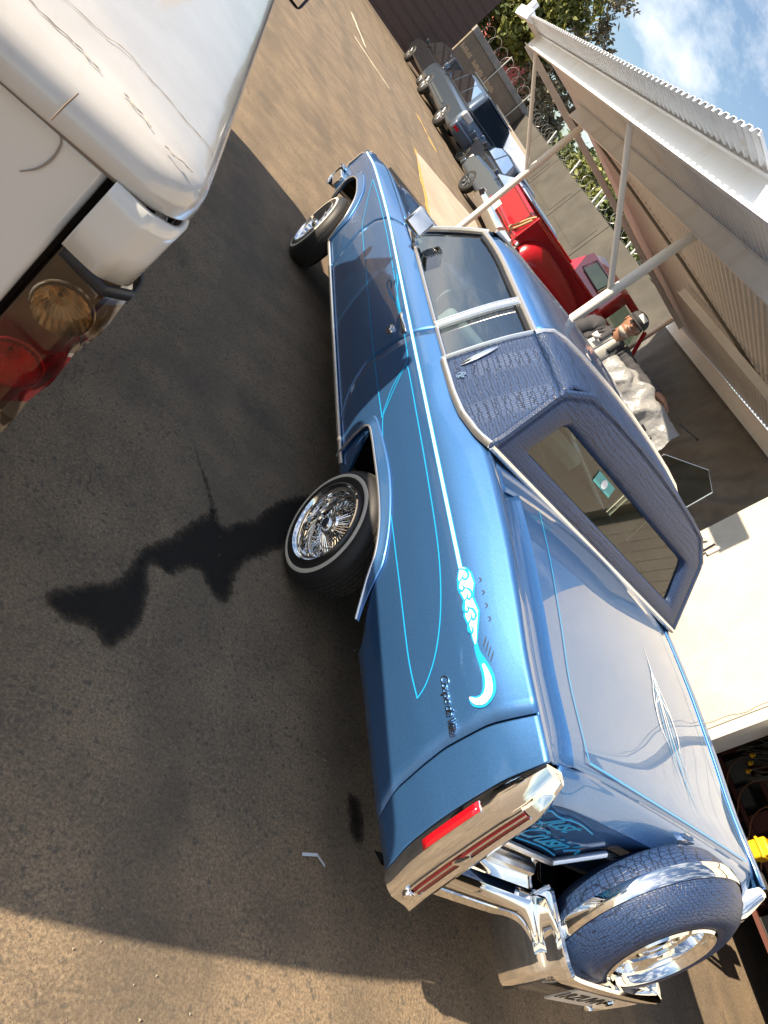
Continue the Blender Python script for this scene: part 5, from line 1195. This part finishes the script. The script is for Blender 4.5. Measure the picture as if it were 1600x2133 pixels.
# --- red step-side pickup, tailgate towards us (-x), right side facing the camera
rp_ = root('red_pickup', 'glossy red step-side vintage pickup with rope on its tailgate', 'pickup truck', (4.9, 9.22, 0), math.radians(-90 + 4))
tapered([(-2.12, 1.06), (-2.12, 1.47), (-.12, 1.47), (-.12, 1.06)], .70, 3, 0, 'bed_box', 'red_paint', rp_, .012, 2)
B().box((-.70, -2.14, 1.02), (.70, -2.125, 1.50)).build('tailgate', 'red_paint', rp_, bevel=.006)
for z in (1.09, 1.46): B().tube([(-.69, -2.15, z), (.69, -2.15, z)], .022, 10).build('tailgate_roll', 'red_paint', rp_)
for s in (-1, 1):
    B().tube([(s * .71, -2.13, 1.50), (s * .72, -.12, 1.50)], .030, 10).build('bed_rail', 'red_paint', rp_)
    B().box((s * .70 - .025, -2.16, .98), (s * .70 + .025, -2.10, 1.53)).build('bed_stake', 'red_paint', rp_, bevel=.008)
    # pontoon rear fender
    P = []
    for t in np.linspace(0, 1, 22):
        y = -2.06 + 1.90 * t; hh = interp(t, [(0, .86), (.03, 1.10), (.07, 1.22), (.14, 1.33), (.22, 1.375), (.55, 1.36), (.85, 1.30), (.95, 1.20), (1, 1.0)]); wd = .29 * min(1, .35 + (t / .10) ** .5 * .65) * (1 if t < .85 else 1 - .5 * ((t - .85) / .15) ** 2)
        P.append([(s * (.70 + wd * math.sin(a)), y, .62 + (hh - .62) * math.cos(a) ** .55) for a in np.linspace(0, 1.54, 11)])
    P = [[(p[0], p[1], max(p[2], .94 - ((p[1] + 1.20) / .42) ** 2 * .36) if (abs(p[1] + 1.20) < .42 and abs(p[0]) > .92) else p[2]) for p in r_] for r_ in P]
    grid('rear_fender', P, 'red_paint', rp_, solid=.012, offset=0)
    grid('fender_end', [[(p[0], P[0][0][1], p[2]) for p in P[0]], [(s * .70, P[0][0][1], p[2]) for p in P[0]]], 'red_paint', rp_)
    B().box((s * .82 - .10, -.42, .68), (s * .82 + .10, .0, .72)).build('running_board', 'red_paint', rp_)
    B().lathe([(0, .07), (-.03, .068), (-.05, .04), (-.05, 0)], (s * .80, -2.10, 1.02), 'y', 18).build('tail_lamp', 'chrome', rp_)
    B().lathe([(-.052, .05), (-.06, .03), (-.06, 0)], (s * .80, -2.10, 1.02), 'y', 18).build('tail_lens', 'red_lens', rp_)
B().box((-.66, -2.10, 1.01), (.66, -.15, 1.05)).build('bed_floor', 'card_dark', rp_)
P = [[(x, -2.40 + .12 * (abs(x) / 1.0) ** 3 + o, z) for o, z in ((.06, 1.02), (.0, 1.01), (-.02, .95), (-.02, .86), (.0, .80), (.05, .79))] for x in np.linspace(-1.0, 1.0, 21)]
grid('rear_bumper', P, 'chrome', rp_, solid=.01)
B().box((-.95, -.10, .62), (.95, 1.35, 1.50)).build('cab_body', 'red_paint', rp_, bevel=.10, seg=4)
tapered([(.02, 1.90), (1.04, 1.90), (.80, 2.03), (.22, 2.03)], .86, 1.46, .30, 'cab_roof', 'red_paint', rp_, .05, 4)
bk = lambda z: -.08 + .10 * (z - 1.46) / .46; hx = lambda z: .86 - .30 * (z - 1.46)
for (z0, z1, xa, xb) in ((1.46, 1.63, -1, 1), (1.89, 1.93, -1, 1)):
    quad('cab_back', [(xa * hx(z0), bk(z0), z0), (xb * hx(z0), bk(z0), z0), (xb * hx(z1), bk(z1), z1), (xa * hx(z1), bk(z1), z1)], 'red_paint', rp_)
for s in (-1, 1):
    quad('cab_back', [(s * .40, bk(1.63), 1.63), (s * hx(1.63), bk(1.63), 1.63), (s * hx(1.89), bk(1.89), 1.89), (s * .38, bk(1.89), 1.89)], 'red_paint', rp_)
    grid('cab_quarter', [[(s * hx(z), bk(z), z), (s * (hx(z) + .012), bk(z) + .04, z), (s * (hx(z) + .004), bk(z) + .24, z)] for z in (1.46, 1.6, 1.75, 1.93)], 'red_paint', rp_, solid=.02)
    B().tube([(s * .84, 1.28, 1.47), (s * .73, 1.04, 1.92)], .04, 8).build('windscreen_pillar', 'red_paint', rp_)
quad('rear_window', [(-.40, -.075, 1.64), (.40, -.075, 1.64), (.38, -.02, 1.88), (-.38, -.02, 1.88)], 'cab_glass', rp_); rp_.children[-1].location.y = -.012
fr = [(-.41, -.082, 1.63), (.41, -.082, 1.63), (.39, -.022, 1.89), (-.39, -.022, 1.89)]; B().tube([(x, y - .012, z) for x, y, z in fr], .014, 6, closed=True).build('window_gasket', 'black_trim', rp_)
side_glass(rp_, [(.20, 1.52), (1.05, 1.52), (.90, 1.86), (.24, 1.88)], .86, 1.46, .30, 'cab_glass')
quad('windscreen', [(-.76, 1.28, 1.52), (.76, 1.28, 1.52), (.68, 1.05, 1.88), (-.68, 1.05, 1.88)], 'cab_glass', rp_); rp_.children[-1].location.y = .04
tapered([(1.30, .70), (1.30, 1.46), (2.6, 1.34), (2.75, 1.10), (2.75, .60)], .72, 1.0, .25, 'bonnet', 'red_paint', rp_, .12, 4)
for s in (-1, 1):
    P = []
    for t in np.linspace(0, 1, 18):
        y = 1.10 + 1.75 * t; hh = .62 + .58 * (1 - (2 * abs(t - .52)) ** 3)
        P.append([(s * (.66 + .34 * math.sin(a)), y, .60 + (hh - .60) * math.cos(a) ** .8) for a in np.linspace(0, 1.5, 8)])
    grid('front_fender', P, 'red_paint', rp_, solid=.012, offset=0)
    B().lathe([(0, .10), (.06, .10), (.08, 0)], (s * .78, 2.80, 1.0), 'y', 20).build('headlamp', 'chrome', rp_)
B().box((-.95, 2.95, .55), (.95, 3.03, .72)).build('front_bumper', 'chrome', rp_, bevel=.03)
wheels(rp_, .92, (-1.20, 1.95), .38)
rope = catmull([(.66, -2.17, 1.50), (.60, -2.19, 1.40), (.52, -2.19, 1.26), (.44, -2.19, 1.14), (.40, -2.19, 1.10), (.42, -2.19, 1.07), (.50, -2.19, 1.10), (.57, -2.19, 1.20), (.63, -2.19, 1.32), (.66, -2.18, 1.42)], 6)
rr = B().tube(rope, .016, 8).build('tailgate_rope', 'rope', rp_)
plate = B().box((-.30, -2.36, 1.0), (-.02, -2.345, 1.16)).build('number_plate', 'white_rubber', rp_)
# ================================================================== the man and the plastic-draped stack
mottled('skin', (.25, .12, .072), (.31, .155, .095), 14, .5); mat('grey_beard', (.42, .36, .31), .9); mat('jacket_grey', (.038, .038, .044), .8); mottled('tee_grey', (.50, .48, .44), (.58, .56, .51), 6, .9)
mat('cap_dark', (.035, .035, .038), .8); mat('cap_panel', (.72, .70, .64), .8); mat('trousers', (.05, .05, .06), .85); mat('lips', (.24, .10, .08), .5); mat('eye_dark', (.02, .015, .012), .3); mat('eye_white', (.7, .66, .6), .4); mat('patch_white', (.75, .73, .70), .7)
# figure frame: u = his left (image right), f = towards the camera
H0 = Vector((1.52, 3.20, 0)); f = (Vector((CAM_C[0], CAM_C[1], 0)) - H0); f.z = 0; f.normalize(); u = Vector((-f.y, f.x, 0))   # u: his left hand side
if u.dot(Vector((1, -1, 0))) < 0: u = -u
man = root('person', 'man in dark cap and grey work jacket over a pale tee shirt', 'person', tuple(H0))
WS[man.name] = True
def W(a, b, z): p = H0 + u * a + f * b; return Vector((p.x, p.y, z))
J = {'pel': W(.0, 0, 1.06), 'spi': W(.01, .0, 1.30), 'che': W(.01, .0, 1.50), 'nec': W(.015, .03, 1.665), 'hea': W(.012, .06, 1.80), 'top': W(.012, .05, 1.90),
     'shl': W(.20, .0, 1.60), 'ell': W(.43, .10, 1.62), 'wrl': W(.66, .27, 1.695), 'hal': W(.73, .32, 1.70),
     'shr': W(-.19, .0, 1.55), 'elr': W(-.30, .02, 1.28), 'wrr': W(-.30, .20, 1.12), 'har': W(-.29, .30, 1.11),
     'hil': W(.11, 0, 1.00), 'knl': W(.13, .03, .55), 'anl': W(.13, 0, .10), 'tol': W(.14, .16, .05), 'hir': W(-.11, 0, 1.00), 'knr': W(-.13, .03, .55), 'anr': W(-.13, 0, .10), 'tor': W(-.14, .16, .05)}
rad = {'pel': .125, 'spi': .110, 'che': .112, 'nec': .062, 'hea': .085, 'top': .07, 'shl': .060, 'ell': .045, 'wrl': .036, 'hal': .030, 'shr': .060, 'elr': .045, 'wrr': .036, 'har': .034, 'hil': .10, 'knl': .068, 'anl': .048, 'tol': .04, 'hir': .10, 'knr': .068, 'anr': .048, 'tor': .04}
E_ = [('pel', 'spi'), ('spi', 'che'), ('che', 'nec'), ('nec', 'hea'), ('hea', 'top'), ('che', 'shl'), ('shl', 'ell'), ('ell', 'wrl'), ('wrl', 'hal'), ('che', 'shr'), ('shr', 'elr'), ('elr', 'wrr'), ('wrr', 'har'), ('pel', 'hil'), ('hil', 'knl'), ('knl', 'anl'), ('anl', 'tol'), ('pel', 'hir'), ('hir', 'knr'), ('knr', 'anr'), ('anr', 'tor')]
# fingers: short chains rooted in the palms
def fingers(h, wr, side, tag_):
    d = (J[h] - J[wr]).normalized(); n_ = Vector((0, 0, 1)); s_ = d.cross(n_).normalized(); 
    for k, (off, ln) in enumerate(((-.032, .070), (-.011, .082), (.011, .076), (.031, .060))):
        a = J[h] + d * .03 + s_ * off; b = a + d * ln * .5 - n_ * .012; c = b + d * ln * .35 - n_ * .032
        for i, p in enumerate((a, b, c)):
            nm = '%s%d%d' % (tag_, k, i); J[nm] = p; rad[nm] = (.011, .010, .008)[i]
        E_.append((h, '%s%d0' % (tag_, k))); E_.append(('%s%d0' % (tag_, k), '%s%d1' % (tag_, k))); E_.append(('%s%d1' % (tag_, k), '%s%d2' % (tag_, k)))
    a = J[wr] + d * .035 + s_ * side * .034; b = a + d * .03 + s_ * side * .028 - n_ * .01; c = b + d * .032 - n_ * .015
    for i, p in enumerate((a, b, c)): nm = '%st%d' % (tag_, i); J[nm] = p; rad[nm] = (.014, .012, .009)[i]
    E_.append((wr, tag_ + 't0')); E_.append((tag_ + 't0', tag_ + 't1')); E_.append((tag_ + 't1', tag_ + 't2'))
fingers('hal', 'wrl', -1, 'fl'); fingers('har', 'wrr', 1, 'fr')
def skinmesh(name, J, E, rad, mt, parent, rootn='pel', sub=2):
    ks = list(J); me = bpy.data.meshes.new(name); me.from_pydata([tuple(J[k]) for k in ks], [(ks.index(a), ks.index(b)) for a, b in E], [])
    o = bpy.data.objects.new(name + '_src', me); COL.objects.link(o)
    md = o.modifiers.new('skin', 'SKIN'); md.use_smooth_shade = True
    for i, k in enumerate(ks): r_ = rad[k]; me.skin_vertices[0].data[i].radius = (r_, r_) if not isinstance(r_, tuple) else r_; me.skin_vertices[0].data[i].use_root = (k == rootn)
    s2 = o.modifiers.new('sub', 'SUBSURF'); s2.levels = sub; s2.render_levels = sub
    ev = bpy.data.meshes.new_from_object(o.evaluated_get(bpy.context.evaluated_depsgraph_get())); bpy.data.objects.remove(o); bpy.data.meshes.remove(me)
    ev.materials.clear(); ev.materials.append(MATS[mt]); ev.shade_smooth(); ev.name = name
    o2 = bpy.data.objects.new(name, ev); COL.objects.link(o2); par(o2, parent); return o2
skinmesh('body', J, E_, rad, 'skin', man)
# face and head features
hc = W(.012, .055, 1.825)
def ell(name, c, r, mt, tilt=None, n=20, m_=14, parent=man):
    P = []
    for i in range(m_ + 1):
        th = math.pi * i / m_; P.append([tuple(Vector(c) + u * (r[0] * math.sin(th) * math.cos(ph)) + f * (r[1] * math.sin(th) * math.sin(ph)) + Vector((0, 0, r[2] * math.cos(th)))) for ph in np.linspace(0, 2 * math.pi, n, endpoint=False)])
    return grid(name, P, mt, parent, closed_v=True, angle=80)
def F_(a, b, c): return hc + u * a + f * b + Vector((0, 0, c))
ell('face', F_(0, .0, 0), (.082, .098, .122), 'skin')
ell('jaw', F_(0, .022, -.062), (.066, .078, .062), 'skin')
ell('beard', F_(0, .028, -.090), (.062, .070, .044), 'grey_beard')
ell('moustache', F_(0, .098, -.034), (.032, .014, .008), 'grey_beard')
ell('mouth', F_(0, .106, -.047), (.024, .006, .005), 'lips')
ell('nose', F_(0, .106, -.006), (.019, .024, .026), 'skin')
for s in (-1, 1):
    ell('eye', F_(s * .034, .086, .020), (.013, .008, .007), 'eye_white', n=10, m_=8); ell('pupil', F_(s * .034, .094, .020), (.006, .003, .006), 'eye_dark', n=8, m_=6)
    ell('brow', F_(s * .034, .092, .038), (.020, .008, .006), 'eye_dark', n=10, m_=8); ell('ear', F_(s * .086, -.005, .0), (.012, .024, .032), 'skin', n=12, m_=8)
P = []
for i in range(9):
    th = math.pi / 2 * i / 8; P.append([tuple(F_(.098 * math.cos(ph) * math.sin(th), -.008 + .116 * math.sin(ph) * math.sin(th), .048 + .092 * math.cos(th) ** .8)) for ph in np.linspace(0, 2 * math.pi, 24, endpoint=False)])
grid('cap_crown', P, 'cap_dark', man, closed_v=True, solid=.006, offset=1)
br = [[tuple(F_(.084 * s, .085 + (.085 * (1 - s * s) ** .6) * t + .0 , .050 - .018 * t - .012 * s * s)) for t in (0, .5, 1)] for s in np.linspace(-1, 1, 13)]
grid('cap_peak', br, 'cap_dark', man, solid=.007)
P = [[tuple(F_(.042 * s, -.008 + .120 * math.cos(.38 * s) * math.sin(th) + .004, .050 + .095 * math.cos(th) ** .8)) for s in np.linspace(-1, 1, 7)] for th in (.72, .9, 1.1, 1.3)]
grid('cap_front_panel', P, 'cap_panel', man)
# tee shirt, jacket (open front), sleeves, trousers, shoes
def torso(name, rows, mt, a0, a1, n=28, solid=.008):
    P = []
    for (z, rx, ry, cu, cf) in rows:
        P.append([tuple(W(cu + rx * math.sin(a), cf + ry * math.cos(a), z) + Vector((0, 0, .006 * math.sin(a * 9 + z * 30)))) for a in np.linspace(a0, a1, n)])
    return grid(name, P, mt, man, solid=solid, offset=1, angle=80)
rows_t = [(1.00, .165, .125, 0, 0), (1.15, .170, .128, 0, .0), (1.30, .178, .130, 0, 0), (1.45, .190, .135, .005, 0), (1.55, .175, .120, .01, 0), (1.615, .125, .095, .012, .01), (1.650, .080, .075, .015, .02)]
torso('tee_shirt', rows_t, 'tee_grey', 0, 2 * math.pi, 36)
rows_j = [(.98, .205, .150, 0, -.01), (1.15, .210, .155, 0, -.01), (1.30, .215, .155, 0, -.01), (1.45, .222, .155, .005, -.01), (1.56, .205, .140, .01, -.01), (1.63, .140, .110, .012, .0), (1.685, .098, .092, .015, .012)]
torso('jacket', rows_j, 'jacket_grey', .62, 2 * math.pi - .62, 40, .012)
for s, (A_, B_, C_) in ((1, ('shl', 'ell', 'wrl')), (-1, ('shr', 'elr', 'wrr'))):
    a, b, c = J[A_], J[B_], J[C_]; pts = catmull([tuple(a - u * s * .06), tuple(a), tuple((a + b) / 2), tuple(b), tuple(b * .55 + c * .45), tuple(b * .12 + c * .88)], 6)
    rs_ = np.interp(np.linspace(0, 1, len(pts)), [0, .2, .4, .6, .8, 1], [.095, .098, .080, .072, .064, .056]); rs_ = [r_ * (1 + .05 * math.sin(i * 1.9)) for i, r_ in enumerate(rs_)]
    B().tube(pts, rs_, 14).build('jacket_sleeve', 'jacket_grey', man, angle=80)
    l1, l2 = (('hil', 'knl', 'anl') if s > 0 else ('hir', 'knr', 'anr'))[0:3:2], None
    hip, kn, an = [J[k] for k in (('hil', 'knl', 'anl') if s > 0 else ('hir', 'knr', 'anr'))]
    B().tube([tuple(hip + Vector((0, 0, .10))), tuple(hip), tuple((hip + kn) / 2), tuple(kn), tuple(an)], [.12, .118, .098, .082, .075], 14).build('trouser_leg', 'trousers', man, angle=80)
    ell('shoe', tuple((an + J['tol' if s > 0 else 'tor']) / 2 + Vector((0, 0, -.03))), (.05, .14, .05), 'eye_dark')
for s in (-1, 1):
    P = [[tuple(W(.015 + s * (.045 + .05 * t) , .10 + .03 * v_ - .02 * t, 1.66 - .13 * v_)) for t in (0, .5, 1)] for v_ in np.linspace(0, 1, 6)]
    grid('jacket_collar', P, 'jacket_grey', man, solid=.008)
P = [[tuple(W(-.13 + .07 * a, .148, 1.50 + .055 * b)) for a in (0, .5, 1)] for b in (0, 1)]; grid('chest_patch', P, 'patch_white', man, solid=.004)
p_ = J['shl'] + u * .09 + f * .09; P = [[tuple(p_ + u * .05 * a + Vector((0, 0, .06 * b))) for a in (0, 1)] for b in (0, 1)]; grid('sleeve_patch', P, 'patch_white', man, solid=.004)
# the head belongs to the one body mesh
bod = [c for c in man.children if c.name.split('.')[0] == 'body'][0]; bm = bmesh.new(); bm.from_mesh(bod.data)
for c in [c for c in man.children if c.name.split('.')[0] in ('face', 'jaw', 'nose', 'ear')]:
    bm.from_mesh(c.data); bpy.data.objects.remove(c)
bm.to_mesh(bod.data); bm.free()
# plastic-wrapped stack he rests his arm on
m = mat('plastic_film', (.34, .338, .335), .3, coat=.4); nodes(m)[2].inputs['Alpha'].default_value = .72; v = coords(m); setin(m, 'Normal', bump(m, noise(m, v, 14, 3, .5), .7, .03))
mottled('stack_grey', (.10, .10, .10), (.17, .165, .16), 5, .8)
stk = root('wrapped_stack', 'tall stack draped in crumpled white plastic film under the man\'s arm', 'wrapped stack', (1.85, 2.55, 0), ws=True)
q0, q1 = Vector((1.42, 2.83, 0)), Vector((2.02, 2.20, 0)); qd = (q1 - q0).normalized(); qn = Vector((-qd.y, qd.x, 0)); qn = qn if qn.dot(f) > 0 else -qn; Lq = (q1 - q0).length
rs = np.random.RandomState(5)
from mathutils import noise as mnoise
P = []
for i, t in enumerate(np.linspace(0, 1, 60)):
    row = []; top = 1.58 + .06 * math.sin(t * 3.0) + .06 * t + .012 * math.sin(t * 31)
    for j, v_ in enumerate(np.linspace(0, 1, 30)):
        a = math.pi * (v_ - .5) ; dep = .17 * math.sin(a); drop = .20 + .06 * math.sin(t * 17) + .10 * (t > .6) * math.sin((t - .6) * 8)
        z = top - (abs(v_ - .5) * 2) ** 2.2 * drop * (1.5 if v_ > .5 else 1.0); jit = rs.randn(3) * .001
        p = q0 + qd * (Lq * t) + qn * dep + Vector(jit); nv_ = mnoise.noise_vector(Vector((t * 6, v_ * 4, 3.1))) * .040 + mnoise.noise_vector(Vector((t * 15, v_ * 10, 9.1))) * .010; p = p + Vector((nv_.x, nv_.y, 0)); z += nv_.z; row.append((p.x, p.y, z + .018 * math.sin(t * 23 + v_ * 7) + .012 * math.sin(t * 11 - v_ * 17)))
    P.append(row)
grid('plastic_film', P, 'plastic_film', stk, angle=80)
for k, (t0, t1, z0, z1) in enumerate(((.10, .55, 0, 1.44), (.52, .95, 0, 1.50))):
    a, b = q0 + qd * Lq * t0, q0 + qd * Lq * t1; cen = (a + b) / 2
    mb = MB(); hw = (b - a).length / 2
    V = [tuple(cen + qd * sx_ * hw + qn * sy_ * .13 + Vector((0, 0, z))) for z in (z0, z1 * .5, z1) for sx_, sy_ in ((-1, -1), (1, -1), (1, 1), (-1, 1))]
    F = [(i + k2 * 4, (i + 1) % 4 + k2 * 4, (i + 1) % 4 + (k2 + 1) * 4, i + (k2 + 1) * 4) for k2 in (0, 1) for i in range(4)] + [(0, 1, 2, 3), (8, 9, 10, 11)]
    mb.add(V, F); mb.build('stacked_crate', 'stack_grey' if k == 0 else 'black_trim', stk, bevel=.03)
st = B().tube([(1.98, 2.26, 1.72), (1.98, 2.12, 1.75), (1.97, 2.0, 1.77)], .010, 8).build('tie_strap', 'black_trim', stk)
